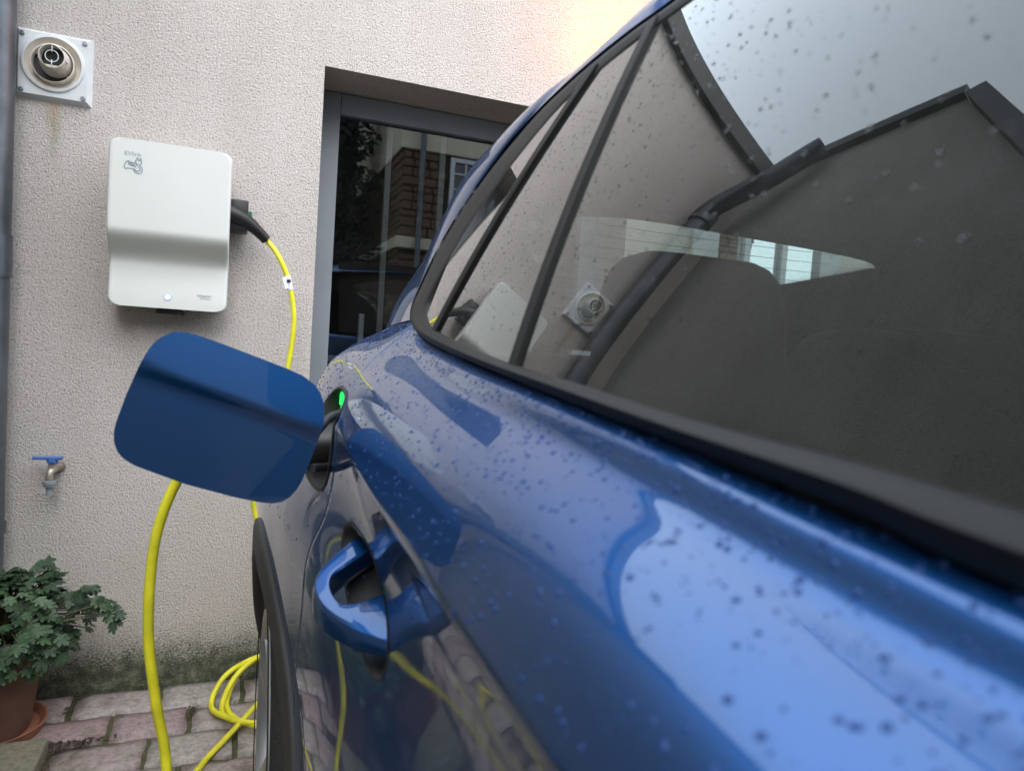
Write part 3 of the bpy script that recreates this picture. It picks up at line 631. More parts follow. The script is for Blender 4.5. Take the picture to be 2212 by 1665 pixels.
for (c, d_) in cand:
    nrm = (Vector((d_.x/.245, d_.y/.19, d_.z/.2)).normalized()*.8+Vector((rl.uniform(-.35, .35), -.35, .75))).normalized()
    out_dir = Vector((d_.x+rl.uniform(-.1, .1), d_.y-.03, -.10)); out_dir = (out_dir-nrm*out_dir.dot(nrm)).normalized()
    side_ = out_dir.cross(nrm).normalized()
    tw = rl.uniform(-.6, .6); R_ = Matrix.Rotation(tw, 3, out_dir) @ Matrix.Rotation(rl.uniform(-.5, .6), 3, side_)
    s_ = rl.uniform(.024, .042)
    Mx = Matrix((side_, out_dir, nrm)).transposed(); Mx = R_ @ Mx
    M4 = Mx.to_4x4(); M4 = Matrix.Translation(c) @ M4 @ Matrix.Scale(s_, 4)
    me = lm_[rl.randrange(6)]
    if cnt < 295:
        o = bpy.data.objects.new('leaf', me); link(o, plant); o.matrix_local = M4; cnt += 1
    else: rest.add([M4 @ v_.co for v_ in me.vertices], [tuple(p_.vertices) for p_ in me.polygons])
    if rl.random() < .4: stems.tube([Vector((pcx, pcy, .28))+Vector((d_.x, d_.y, 0))*.25, Vector((pcx, pcy, .30))+d_*.6+Vector((0, 0, .01)), c], .0016, 5, False)
rest.build('leaves', M['leaf'], plant, True, 'stuff'); stems.build('stems', M['stem'], plant, kind='stuff')
# two unseen planters added along the side house to darken the door's reflections
def foliage(mb, c, rad, n_, sd_):
    r_ = random.Random(sd_)
    for k in range(n_):
        a, e_ = r_.uniform(0, 2*PI), r_.uniform(-.6, 1.5); d_ = Vector((math.cos(a)*math.cos(e_)*rad[0], math.sin(a)*math.cos(e_)*rad[1], math.sin(e_)*rad[2]))*r_.uniform(.5, 1.05)
        me = lm_[r_.randrange(6)]; M4 = Matrix.Translation(Vector(c)+d_) @ Matrix.Rotation(r_.uniform(0, 6.3), 4, 'Z') @ Matrix.Rotation(r_.uniform(-.9, .9), 4, 'X') @ Matrix.Scale(r_.uniform(.035, .06), 4)
        mb.add([M4 @ v_.co for v_ in me.vertices], [tuple(p_.vertices) for p_ in me.polygons])
for k, (px_, py_, lab) in enumerate(((-.66, -1.42, 'unseen dark green shrub in a black tub, added to darken reflections, nearer the charger wall'), (-.66, -2.05, 'unseen dark green shrub in a black tub, added to darken reflections, beside the photographer'))):
    sh_ = thing('added_shrub', lab, 'plant', (0, 0, 0), 'added tubs along the side house')
    MB().lathe([(.001, .0), (.12, .0), (.155, .30), (.160, .31), (.150, .31), (.145, .27), (.001, .27)], 32, 'z', (px_, py_, .0)).build('tub', M['black'], sh_, auto=.5)
    fo = MB(); foliage(fo, (px_+.0, py_, .48), (.17, .24, .26), 420, 20+k); fo.build('foliage', M['leaf'], sh_, True, 'stuff')
    MB().tube([(px_, py_, .26), (px_+.01, py_, .5)], .012, 8).build('stem', M['stem'], sh_)
blk = MB().bbox(-.86, -.447, -.62, -.335, -.02, .045, .008, 2).build('kerb_block', M['concrete']); tag(blk, 'mossy concrete block on the paving in front of the flower pot', 'block')
dl = MB(); rd = random.Random(8)
def bit(x, y, l): a = rd.uniform(0, PI); c_, s2 = math.cos(a), math.sin(a); w2 = l*rd.uniform(.15, .35); h = rd.uniform(.002, .007); dl.add([(x-l*c_, y-l*s2, .003), (x-w2*s2, y+w2*c_, h+.004), (x+l*c_, y+l*s2, .004), (x+w2*s2, y-w2*c_, h)], [(0, 1, 2, 3)])
for k in range(70): bit(rd.gauss(-.40, .05), -.307+rd.gauss(0, .007), rd.uniform(.004, .016))
for k in range(45): bit(-.43+rd.gauss(0, .009), rd.uniform(-.62, -.29), rd.uniform(.004, .014))
for k in range(22): bit(-.44+rd.gauss(0, .006), rd.uniform(-.15, -.01), rd.uniform(.004, .012))
for k in range(45): bit(rd.uniform(-.5, .1), -.012+rd.gauss(0, .006), rd.uniform(.003, .009))
for k in range(12): bit(-.095+rd.gauss(0, .008), rd.uniform(-.23, -.18), rd.uniform(.006, .014))
dl.build('dead_leaf_litter', simple('dead leaf', (.045, .03, .022), .8), kind='stuff')
bpy.data.objects['dead_leaf_litter']['label'] = 'scattered dead leaf bits lying in the paving joints'; bpy.data.objects['dead_leaf_litter']['category'] = 'leaf litter'

#@CAR
# ------------------------------------------------------------------ the car
car = thing('car', 'blue metallic car with rain drops, charging flap open, backed up to the wall', 'car', (0, 0, 0))
# glass surface (cylindrical, tumblehome), x as a function of yp and z relative to eye level
GX0, GTY, GKY, GTZ, GKZ = 0.26845572, 0.06832908, 0.10821097, 0.29445772, 0.54279344
def gxs(yp, z):
    dy = yp-D+1.3; 
    if dy < -1.6: dy = -1.6+(dy+1.6)*.3
    return GX0+GTY*dy+.5*GKY*dy*dy+GTZ*z+.5*GKZ*z*z
def gn(yp, z):
    dy = yp-D+1.3; v_ = Vector((-1, GTY+GKY*dy, GTZ+GKZ*z)); return v_.normalized()
def gp(yp, z, off=0): n_ = gn(yp, z); return Vector(W(gxs(yp, z), yp, z))+n_*off
# body side control curves: rows of (x, z) at each station yp
ST = [-1.4, -.2, .15, .35, .55, .75, .92, 1.05, 1.22, 1.48, 1.70, 1.90, 2.06]
KX = [[.250, .243, .239, .236, .236, .240, .250, .258, .279, .293, .315, .38, .62],    # below the window trim
      [.232, .228, .224, .221, .221, .225, .236, .246, .266, .280, .302, .37, .61],      # small bright bead
      [.225, .221, .2165, .2135, .2125, .2145, .2215, .229, .241, .252, .280, .355, .60],
      [.190, .187, .184, .182, .181, .182, .188, .196, .206, .220, .250, .335, .60],
      [.142, .142, .142, .142, .142, .142, .144, .150, .156, .168, .205, .30, .59],
      [.120, .120, .120, .120, .120, .120, .121, .123, .127, .147, .170, .25, .58],    # shoulder ridge
      [.160, .156, .154, .154, .153, .147, .120, .104, .096, .113, .125, .19, .57],
      [.155, .152, .150, .149, .147, .136, .106, .090, .072, .062, .070, .11, .56],
      [.130, .128, .127, .126, .125, .120, .108, .097, .076, .053, .052, .080, .55],
      [.090, .090, .090, .090, .092, .096, .102, .104, .092, .070, .060, .066, .55],
      [.085, .085, .085, .085, .09, .095, .10, .11, .105, .09, .085, .085, .57],
      [.19, .19, .19, .19, .19, .19, .19, .19, .18, .17, .17, .19, .59]]
KZ = [[-.115, -.090, -.069, -.051, -.038, -.026, -.013, -.003, .030, .020, .0, -.015, -.02],
      [-.122, -.097, -.076, -.058, -.045, -.033, -.020, -.010, .018, .010, -.01, -.02, -.03],
      [-.140, -.115, -.093, -.074, -.061, -.0485, -.0355, -.0265, -.003, -.0045, -.02, -.03, -.04],
      [-.151, -.126, -.104, -.087, -.076, -.066, -.054, -.046, -.032, -.024, -.038, -.05, -.06],
      [-.172, -.145, -.124, -.113, -.104, -.096, -.086, -.080, -.072, -.066, -.08, -.09, -.10],
      [-.198, -.180, -.166, -.160, -.154, -.142, -.127, -.122, -.120, -.115, -.125, -.135, -.15],
      [-.27, -.26, -.25, -.25, -.25, -.25, -.24, -.23, -.225, -.24, -.25, -.25, -.25],
      [-.35, -.34, -.33, -.33, -.33, -.33, -.32, -.32, -.32, -.345, -.35, -.35, -.35],
      [-.44, -.43, -.42, -.42, -.42, -.42, -.42, -.42, -.42, -.42, -.42, -.42, -.42],
      [-.62, -.62, -.62, -.62, -.62, -.62, -.62, -.62, -.62, -.62, -.62, -.62, -.62],
      [-.80, -.80, -.80, -.80, -.80, -.80, -.80, -.80, -.80, -.80, -.80, -.80, -.80],
      [-.96, -.96, -.96, -.96, -.96, -.96, -.96, -.96, -.96, -.96, -.96, -.96, -.96]]
KX, KZ = np.array(KX), np.array(KZ); RIDGE = 5
def section(yp, nup=50, nlo=70):
    xs = np.array([pchip(ST, KX[k], yp) for k in range(len(KX))]); zs_ = np.array([pchip(ST, KZ[k], yp) for k in range(len(KX))])
    out = []
    for a, b_, n_ in ((0, RIDGE, nup), (RIDGE, len(xs)-1, nlo)):
        X, Z = xs[a:b_+1], zs_[a:b_+1]
        d_ = np.concatenate([[0], np.cumsum(np.hypot(np.diff(X), np.diff(Z)))]) if False else np.arange(len(X), dtype=float)
        t_ = np.linspace(0, d_[-1], n_+1)
        px, pz = pchip(d_, X, t_), pchip(d_, Z, t_)
        out.append(np.stack([px, pz], 1)[(0 if a == 0 else 1):])
    return np.concatenate(out)                # (nup+nlo+1, 2)
NS = 121
YS = np.concatenate([np.linspace(-1.4, 0, 30)[:-1], np.linspace(0, 1.9, 260), np.linspace(1.9, 2.06, 30)[1:]])
SEC = np.array([section(y) for y in YS])      # (ny, NS, 2)
# soften everything lengthwise and slightly across (keeps the crease line)
def smooth(A, it):
    for _ in range(it): A[1:-1] = .25*A[:-2]+.5*A[1:-1]+.25*A[2:]
    return A
SEC = smooth(SEC, 60)
for _ in range(16):
    B_ = SEC.copy(); B_[:, 1:-1] = .25*SEC[:, :-2]+.5*SEC[:, 1:-1]+.25*SEC[:, 2:]
    wgt = np.ones(NS); wgt[50] = .03; wgt[49] = wgt[51] = .3; wgt[0] = wgt[-1] = 0
    fade = np.clip((YS-1.0)/.25, 0, 1)[:, None, None]; ww = wgt[None, :, None]*(1-fade)+fade*np.where((np.arange(NS) == 0) | (np.arange(NS) == NS-1), 0, 1)[None, :, None]
    SEC = SEC*(1-ww)+B_*ww
def body(yp, v_):                             # v_ in 0..NS-1
    i = np.searchsorted(YS, yp)-1; i = int(np.clip(i, 0, len(YS)-2)); t_ = (yp-YS[i])/(YS[i+1]-YS[i])
    j = int(np.clip(math.floor(v_), 0, NS-2)); s_ = v_-j
    a = SEC[i, j]*(1-s_)+SEC[i, j+1]*s_; b_ = SEC[i+1, j]*(1-s_)+SEC[i+1, j+1]*s_
    return a*(1-t_)+b_*t_
def bodyx(yp, z):                             # lateral position of the skin at a given height
    i = int(np.clip(np.searchsorted(YS, yp)-1, 0, len(YS)-2)); t_ = (yp-YS[i])/(YS[i+1]-YS[i])
    s_ = SEC[i]*(1-t_)+SEC[i+1]*t_
    return float(np.interp(-z, -s_[:, 1], s_[:, 0]))
def vz(yp, z):
    i = int(np.clip(np.searchsorted(YS, yp)-1, 0, len(YS)-2)); t_ = (yp-YS[i])/(YS[i+1]-YS[i])
    s_ = SEC[i]*(1-t_)+SEC[i+1]*t_; return float(np.interp(-z, -s_[:, 1], np.arange(NS)))
# shut line between rear door and quarter panel: yp as a function of v
SHZ = [.02, -.03, -.055, -.092, -.145, -.24, -.30, -.41, -.60, -.97]; SHY = [1.17, 1.15, 1.10, .995, .93, .95, .985, 1.03, 1.10, 1.10]
vs = [0]+[vz(y, z) for y, z in zip(SHY[1:], SHZ[1:])]
for k in range(1, len(vs)): vs[k] = max(vs[k], vs[k-1]+.5)
shut = pchip(vs, SHY, np.arange(NS))
for _ in range(6): shut[1:-1] = .25*shut[:-2]+.5*shut[1:-1]+.25*shut[2:]
WY, WZ = 1.475, -.845                         # wheel centre
def panel(name, ylo, yhi, ny, holes=(), jlo=0, jhi=NS-1, lip=(0, 0)):
    v, f = [], []; uu = np.linspace(0, 1, ny)
    idx = -np.ones((ny+2, NS), int)
    for i in range(ny):
        for j in range(NS):
            y = ylo(j)+(yhi(j)-ylo(j))*uu[i]; x, z = body(y, j); v.append(W(x, y, z))
    for i in range(ny-1):
        for j in range(jlo, jhi):
            a = i*NS+j; c_ = [v[a], v[a+NS], v[a+NS+1], v[a+1]]; yc = sum(q[1] for q in c_)/4+D; zc = sum(q[2] for q in c_)/4-H
            if any(h(yc, zc) for h in holes): continue
            f.append((a, a+1, a+NS+1, a+NS))
    # rolled edges
    for (i, on, sgn) in ((0, lip[0], 1), (ny-1, lip[1], -1)):
        if not on: continue
        prev = None
        for (dx, dy) in ((.0012, -.0009), (.004, -.0013), (.014, -.0013)):
            cur = []
            for j in range(NS):
                p_ = v[i*NS+j]; v.append((p_[0]+dx, p_[1]+dy*sgn, p_[2]-.0005)); cur.append(len(v)-1)
            base = prev or [i*NS+j for j in range(NS)]
            for j in range(jlo, jhi):
                q = (base[j], base[j+1], cur[j+1], cur[j]); f.append(q if sgn < 0 else q[::-1])
            prev = cur
    used = sorted({i for q in f for i in q}); mp = {a: k for k, a in enumerate(used)}
    return mesh(name, [v[a] for a in used], [tuple(mp[a] for a in q) for q in f], M['paint'], car, True)
arch = lambda y, z: (y-WY)**2+(z-WZ)**2 < .425**2 or (abs(y-WY) < .425 and z < WZ)
def port(y, z):                               # rounded opening of the charge port
    a, b_ = (y-1.062)/.100, (z+.154+(y-1.062)*-.05)/.068; return abs(a)**3.2+abs(b_)**3.2 < 1
G_ = .0022
HCY, HCZ, HCA, HCB = .764, -.285, .106, .047
def cup(y, z): a, b_ = (y-HCY)/(HCA*.99), (z-HCZ-(y-HCY)*.32)/(HCB*.99); return a*a+b_*b_ < 1
panel('rear_door', lambda j: -.62, lambda j: shut[j]-G_, 420, (arch, cup), 0, NS-1, (0, 1))
panel('front_door', lambda j: -1.4, lambda j: -.625, 30, (), 0, NS-1)
panel('quarter_panel', lambda j: shut[j]+G_, lambda j: 2.06, 330, (arch, port), 0, NS-1, (1, 0))
# dark backing inside the shut gap
MB().grid([[Vector(W(body(y, j)[0]+.013, y, body(y, j)[1])) for y in (shut[j]-.03, shut[j]+.03)] for j in range(NS)]).build('door_seal', M['black'], car)
# charge port bowl
rim = []
for k in range(72):
    a = 2*PI*k/72; ca, sa = math.cos(a), math.sin(a); ex = 2/3.2
    y = 1.062+.0995*math.copysign(abs(ca)**ex, ca); z = -.154+(y-1.062)*.05+.0675*math.copysign(abs(sa)**ex, sa); rim.append((y, z))
bowl = MB(); rows = []
for (sc_, dx) in ((1.045, -.0014), (1.0, -.0022), (.965, -.0005), (.955, .006), (.94, .03), (.80, .045), (.5, .05), (.01, .05)):
    rows.append([W(bodyx(1.062+(y-1.062)*sc_, -.154+(z+.154)*sc_)*(1 if sc_ > .9 else 0)+(0 if sc_ > .9 else .13)+dx, 1.062+(y-1.062)*sc_, -.154+(z+.154)*sc_) for y, z in rim+rim[:1]])
MB().grid(rows[:5]).build('charge_port_rim', M['cladding'], car, True)
MB().grid(rows[4:]).build('charge_port_bowl', M['black'], car)
for (y, z) in ((1.12, -.128), (1.135, -.105)): MB().bbox(.150, .156, y-.008-D, y+.008-D, z-.011+H, z+.011+H, .001, 1).build('port_status_light', M['led_green'], car)
MB().lathe([(.045, -.0), (.045, .02), (.034, .021), (.034, .0)], 32, 'x', W(.165, 1.08, -.17)).build('port_socket', M['black'], car)
# window band: outer and inner outline on the glass surface (yp, z)
OUT = [(-1.4, -.112), (-.6, -.098), (-.05, -.082), (.148, -.068), (.213, -.060), (.325, -.052), (.485, -.042), (.68, -.029), (.85, -.018), (.99, -.007), (1.12, .008), (1.215, .027), (1.262, .052), (1.263, .086), (1.24, .150), (1.20, .200), (1.14, .245), (1.06, .288), (.95, .325), (.82, .341), (.70, .344), (.60, .340), (.3, .338), (-.3, .33), (-1.4, .31)]
INN = [(-1.4, -.088), (-.6, -.074), (-.05, -.058), (.155, -.044), (.22, -.040), (.333, -.036), (.481, -.027), (.65, -.018), (.80, -.006), (.93, .006), (1.02, .018), (1.065, .036), (1.085, .058), (1.075, .090), (1.03, .135), (.99, .175), (.93, .218), (.87, .256), (.80, .292), (.72, .306), (.65, .312), (.565, .314), (.3, .314), (-.3, .306), (-1.4, .288)]
OC = catmull([(a, b_, 0) for a, b_ in OUT], 8); IC = catmull([(a, b_, 0) for a, b_ in INN], 8)
IC = [b_+(a-b_)*float(np.interp(i, [9*8, 12*8], [0, .24])) for i, (a, b_) in enumerate(zip(OC, IC))]
prof = [(-.015, -.004), (0, .002), (.05, .006), (.25, .0105), (.40, .0135), (.46, .0145), (.52, .0140), (.80, .0075), (.95, .004), (1.0, -.001), (1.03, -.006)]
low = lambda i: float(np.interp(i, [9*8, 13*8], [1, .22]))   # the moulding is fullest under the glass
MB().grid([[gp(a[0]+(b_[0]-a[0])*f_, a[1]+(b_[1]-a[1])*f_, o_*low(i) if o_ > 0 else o_) for f_, o_ in prof] for i, (a, b_) in enumerate(zip(OC, IC))]).build('window_surround', M['trim'], car, auto=.9)
def bar(name, p0, p1, w0, w1, o_, mt):
    rows = []
    for t_ in np.linspace(0, 1, 20):
        y = p0[0]+(p1[0]-p0[0])*t_; z = p0[1]+(p1[1]-p0[1])*t_; ww = w0+(w1-w0)*t_
        rows.append([gp(y+q*ww, z, e) for q, e in ((-.5, -.004), (-.5, o_*.7), (-.42, o_), (-.05, o_), (.0, o_*.35), (.05, o_), (.42, o_), (.5, o_*.7), (.5, -.004))])
    MB().grid(rows).build(name, mt, car, auto=.6)
bar('window_divider', (.955+.03, .006), (.765, .325), .034, .026, .0045, M['trim'])
bar('window_divider', (.618, -.022), (.637, .332), .017, .015, .005, M['trim'])
# panes (follow the inner outline)
def pane(name, ylo, yhi, n_=30):
    lo = [(a, b_) for a, b_, _ in IC[:13*8]]; hi = [(a, b_) for a, b_, _ in IC[12*8:]][::-1]
    rows = []
    for y in np.linspace(ylo, yhi, n_):
        z0 = np.interp(y, [p_[0] for p_ in lo], [p_[1] for p_ in lo])-.006; z1 = np.interp(y, [p_[0] for p_ in hi], [p_[1] for p_ in hi])+.006
        rows.append([gp(y, z0+(z1-z0)*t_) for t_ in np.linspace(0, 1, 16)])
    return MB().grid(rows).build(name, M['carglass'], car, True)
pane('quarter_window', .80, 1.09); pane('door_window', .625, .7995, 20).data.transform(Matrix.Identity(4))
pane('door_window', -.60, .6245, 60); pane('door_window', -1.4, -.68, 20)
bar('window_divider', (-.64, -.07), (-.62, .300), .09, .09, .008, M['gloss'])
# roof side, D-pillar
OCR = OC[11*8:]                               # rear and top run of the outline
E_ = [gp(a, b_, .004) for a, b_, _ in OCR]; nE = len(E_)
R1k = [(.300, 1.60, .012), (.318, 1.55, .085), (.338, 1.44, .150), (.345, 1.36, .208), (.361, 1.26, .288), (.374, 1.12, .328), (.383, .96, .354), (.396, .862, .366), (.400, .752, .379), (.401, .66, .384), (.400, .56, .386), (.395, .3, .388), (.395, -.3, .38), (.395, -1.4, .36)]
R2k = [(.38, 1.86, -.012), (.385, 1.84, .08), (.41, 1.76, .16), (.43, 1.66, .24), (.45, 1.50, .33), (.46, 1.32, .375), (.46, 1.1, .40), (.46, .95, .41), (.46, .8, .418), (.46, .7, .42), (.46, .6, .42), (.46, .3, .42), (.46, -.3, .415), (.46, -1.4, .40)]
R1 = [Vector(W(*p_)) for p_ in catmull(R1k, 8)]; R2_ = [Vector(W(*p_)) for p_ in catmull(R2k, 8)]
assert len(R1) == nE, (len(R1), nE)
rows = []
for e, a, b_ in zip(E_, R1, R2_):
    row = []
    for t_ in np.linspace(0, 1, 22):
        c1 = e*(1-t_)**2+a*2*t_*(1-t_)*1.0+b_*t_*t_
        m0 = a*2-(e+b_)*.5                     # quadratic through a at t=.5
        c1 = e*(1-t_)**2+m0*2*t_*(1-t_)+b_*t_*t_
        lin = (e*(1-t_/.5)+a*(t_/.5)) if t_ < .5 else (a*(1-(t_-.5)/.5)+b_*((t_-.5)/.5))
        row.append(c1*.5+lin*.5)
    rows.append(row)
for _ in range(3):
    Q = [list(r_) for r_ in rows]
    for i in range(len(rows)):
        for j in range(1, 21): Q[i][j] = rows[i][j]*.5+rows[i][j-1]*.25+rows[i][j+1]*.25
    rows = Q
MB().grid(rows).build('roof_side', M['paint'], car, True)
# roof, tailgate, far side, floor
RX = 1.98; XC = (.12+RX)/2
def mir(x): return 2*XC-x
rows = []
for p_ in R2_[4*8:]:
    rows.append([(p_.x+(mir(p_.x)-p_.x)*t_, p_.y, p_.z+.035*math.sin(PI*t_)) for t_ in np.linspace(0, 1, 12)])
MB().grid(rows).build('roof', M['paint'], car, True)
MB().grid([[(p_.x+.03+(mir(p_.x)-p_.x-.06)*t_, p_.y-.02, p_.z-.025+.03*math.sin(PI*t_)) for t_ in np.linspace(0, 1, 12)] for p_ in R2_[4*8:]]).build('headliner', M['interior'], car, True)
# tailgate: window frame with rear screen
TW = [(.72, .06), (1.40, .06), (1.50, .15), (1.585, .235), (1.57, .288), (1.1, .315), (.80, .312), (.60, .275), (.59, .235), (.68, .15)]
def tg(x, z, off=0): 
    return W(x, 1.66-.45*max(0, z-.0)-.16*((x-XC)/.9)**2*1.0+off, z)
oc = catmull([(x, z, 0) for x, z in TW+TW[:1]], 6)
inn = [(x, z) for x, z, _ in oc]; outer = []
for x, z in inn:
    vx, vz_ = x-XC, z-.12; outer.append((min(max(XC+vx*1.9, .50), 1.93), .12+vz_*(1.45 if vz_ > 0 else 2)))
MB().grid([[tg(a, b_), tg((a+c_)/2, (b_+d_)/2), tg(c_, d_)] for (a, b_), (c_, d_) in zip(inn, outer)]).build('tailgate', M['interior'], car, True)
MB().add([tg(x, z) for x, z in inn[:-1]]+[tg(XC, .14)], [(k, (k+1) % (len(inn)-1), len(inn)-1) for k in range(len(inn)-1)]).build('rear_window', M['rearglass'], car, True)
hw = MB()
for z in np.arange(.07, .30, .025):
    xl = .70-max(0, z-.06)*.45; hw.tube([tg(x, z, -.004) for x in np.linspace(xl, mir(xl)-.02, 14)], .0007, 4)
hw.build('heater_wires', M['black'], car)
MB().grid([[W(x, 2.06 if x > .5 else 2.0, z) for z in (-.05, -.95)] for x in (.5, RX-.38)]).build('rear_bumper', M['paint'], car)
MB().grid([[W(RX-.0-(.2*max(0, z+.1)), y, z) for z in (-.95, -.12, .0)] for y in (-1.4, 2.0)]).build('far_side', M['interior'], car)
MB().grid([[W(RX-.005-.24*z, y, z) for z in (.0, .2, .41)] for y in (.35, 1.0, 1.50, 1.72)]).build('far_pillar', M['interior'], car)
MB().grid([[W(x, y, z) for x, z in ((1.62, .425), (1.76, .41), (1.90, .355))] for y in (-1.4, -.3, .6, 1.3, 1.7)]).build('far_roof_side', M['interior'], car)
for z0, z1 in ((.0, .36),): mesh('far_window', [W(RX-.02, -1.2, z0), W(RX-.02, .349, z0), W(RX-.14, .349, z1), W(RX-.14, -1.2, z1)], [(0, 1, 2, 3)], M['farglass'], car)
MB().grid([[W(x, y, -.55) for y in (-1.4, 1.0, 1.9)] for x in (.22, RX-.05)]).build('floor_pan', M['interior'], car)
MB().grid([[W(x, 1.0, z) for z in (-.55, -.02)] for x in (.30, RX-.1)]).grid([[W(x, y, -.02) for y in (1.0, 1.75)] for x in (.34, RX-.16)]).build('parcel_shelf', M['interior'], car)
# door card and inner sill so the cabin is closed below the belt
MB().grid([[gp(y, -.13+.0*y, -.03)-Vector((0, 0, dz_)) for dz_ in (0, .45)] for y in np.linspace(-1.4, 1.2, 12)]).build('door_card', M['interior'], car)
# rear seats with head restraints, front seat
M['seat'] = simple('grey seat fabric', (.060, .058, .055), .85, bump=.2, bscale=400)
def cushion(name, x0, x1, y0, y1, z0, z1, r_, tilt, parent, top=1.0):
    rows = []; n1, n2 = 24, 14
    for i in range(n2+1):
        ph = -PI/2+PI*i/n2; row = []
        for k in range(n1+1):
            a = 2*PI*k/n1
            e = .45; sg = lambda q, p_: math.copysign(abs(q)**p_, q)
            cx = sg(math.cos(ph), .35)*sg(math.cos(a), e); cy = sg(math.cos(ph), .35)*sg(math.sin(a), e); cz = sg(math.sin(ph), .38)
            z = (z0+z1)/2+cz*(z1-z0)/2; wsc = 1-(1-top)*(z-z0)/(z1-z0)
            row.append(W((x0+x1)/2+cx*(x1-x0)/2*wsc, (y0+y1)/2+cy*(y1-y0)/2+tilt*(z-z0), z))
        rows.append(row)
    return MB().grid(rows).build(name, M['seat'], parent, True)
cushion('rear_seat', .50, .845, .89, 1.0, -.5, .157, .1, .02, car, .97)
cushion('rear_seat', .856, 1.62, .89, 1.0, -.5, .072, .1, .02, car, .97)
for (a, b_) in ((.42, .92), (1.18, 1.68)):
    st_ = cushion('front_seat', a, b_, -.12, .04, -.5, .10, .1, .2, car, .8)
    cushion('head_restraint', (a+b_)/2-.13, (a+b_)/2+.13, .05, .14, .13, .31, .1, .15, st_, .85)
# wheel arch cladding, liner, wheel
def archpt(a, r_, off): 
    y = WY+r_*math.cos(a); z = WZ+r_*math.sin(a); z2 = max(z, -.955); return Vector(W(bodyx(min(y, 2.05), z2)+off, y, z))
ang = list(np.linspace(-.10, PI+.10, 90))
MB().grid([[archpt(a, r_, o_) for r_, o_ in ((.450, .004), (.449, -.004), (.446, -.008), (.436, -.010), (.41, -.011), (.382, -.012), (.375, -.010), (.372, -.004), (.372, .006), (.372, .07))] for a in ang]).build('wheel_arch_cladding', M['cladding'], car, auto=.9)
MB().grid([[Vector((archpt(a, .39, 0).x+dx, W(0, WY+.39*math.cos(a), 0)[1], H+WZ+.39*math.sin(a))) for dx in (.03, .30)] for a in ang]).build('wheel_arch_liner', M['black'], car)
wx = .080; wheel = MB()
TR = .352
tprof = [(.262, .012), (.266, .0), (.275, -.003), (.305, -.006), (.325, -.004), (.340, .004), (TR-.004, .014), (TR, .03), (TR, .20), (TR-.01, .215), (.25, .22)]
wc = W(wx, WY, WZ-.009)
rot = lambda prof_: [(r_, -x_) for r_, x_ in prof_]
tyre = MB().lathe(rot(tprof), 96, 'x', wc)
wh = tyre.build('wheel', M['rubber'], car, auto=.6)
MB().lathe(rot([(.26, .20), (.25, .19), (.245, .10), (.247, .03), (.252, .004), (.258, -.006), (.266, -.007), (.270, .002)]), 80, 'x', wc).build('rim_barrel', M['rim'], wh, auto=.6)
for k in range(5):
    a = 2*PI*k/5+.3; ra = Vector((0, math.cos(a), math.sin(a))); ta = Vector((0, -math.sin(a), math.cos(a))); rows = []
    for r_, w_, x_ in ((.03, .034, .022), (.08, .030, .014), (.15, .034, .005), (.225, .046, -.001), (.256, .060, -.004)):
        c_ = Vector(wc)+ra*r_; rows.append([c_+ta*(q*w_)+Vector((x_+dx, 0, 0)) for q, dx in ((-1, .03), (-1, .004), (-.85, 0), (-.2, 0), (0, .004), (.2, 0), (.85, 0), (1, .004), (1, .03))])
    MB().grid(rows).build('spoke', M['rim'], wh, auto=.5)
MB().lathe([(.035, -.04), (.033, -.034), (.001, -.032)], 32, 'x', wc).build('hub_cap', M['rim'], wh, True)
MB().lathe([(.22, -.10), (.02, -.10)], 40, 'x', wc).build('brake_disc', M['black'], wh)
grv = MB()
for r_ in (.300, .306, .312): grv.lathe([(r_-.001, .0090+.0), (r_, .0112), (r_+.001, .0090)], 96, 'x', wc)
grv.build('sidewall_rib', M['rubber'], wh, True)
# sill cladding
MB().grid([[W(bodyx(y, -.80)-.01, y, -.80), W(.15, y, -.86), W(.20, y, -.97)] for y in np.linspace(-1.4, 1.05, 20)]).build('sill_cladding', M['cladding'], car, True)
# open charging flap with its crease
TOP = [(-.133, 1.074), (-.1315, 1.085), (-.122, 1.118), (-.108, 1.157), (-.098, 1.177), (-.088, 1.188), (-.074, 1.1955), (-.060, 1.1955), (-.047, 1.193), (-.01, 1.181), (.055, 1.1585), (.075, 1.150), (.089, 1.140), (.097, 1.130), (.1015, 1.117), (.103, 1.100), (.1032, 1.094)]
BOT = [(-.133, 1.074), (-.1325, 1.064), (-.129, 1.053), (-.122, 1.044), (-.110, 1.036), (-.055, 1.0135), (.0, .997), (.03, .990), (.045, .988), (.057, .990), (.066, .996), (.074, 1.005), (.080, 1.017), (.088, 1.040), (.098, 1.072), (.1025, 1.088), (.1032, 1.094)]
xs_ = -.133+.2362*(.5-.5*np.cos(np.linspace(0, PI, 70)))
def flap_pt(x, z, off=0):
    cr = 1.163+(x+.108)*(-.073/.21)-.006; s_ = z-cr
    y = .922-.16*(x-.10); x0_ = x
    k = .0035
    ridge = (math.sqrt(s_*s_+k*k)-k)
    y += .09*ridge if s_ > 0 else .06*ridge
    if s_ < 0: y += .007*(1-math.exp(-(s_/.011)**2))
    y += .10*(x+.015)**2
    q_ = y/.922; return Vector((x*q_, y-D+off, H+(z-H)*q_))
F1, F2 = [], []
for x in xs_:
    z1 = float(np.interp(x, [p_[0] for p_ in TOP], [p_[1] for p_ in TOP])); z0 = float(np.interp(x, [p_[0] for p_ in BOT], [p_[1] for p_ in BOT]))
    F1.append([flap_pt(x, z0+(z1-z0)*t_) for t_ in np.linspace(0, 1, 50)]); F2.append([flap_pt(x, z0+(z1-z0)*t_, .005) for t_ in np.linspace(0, 1, 50)])
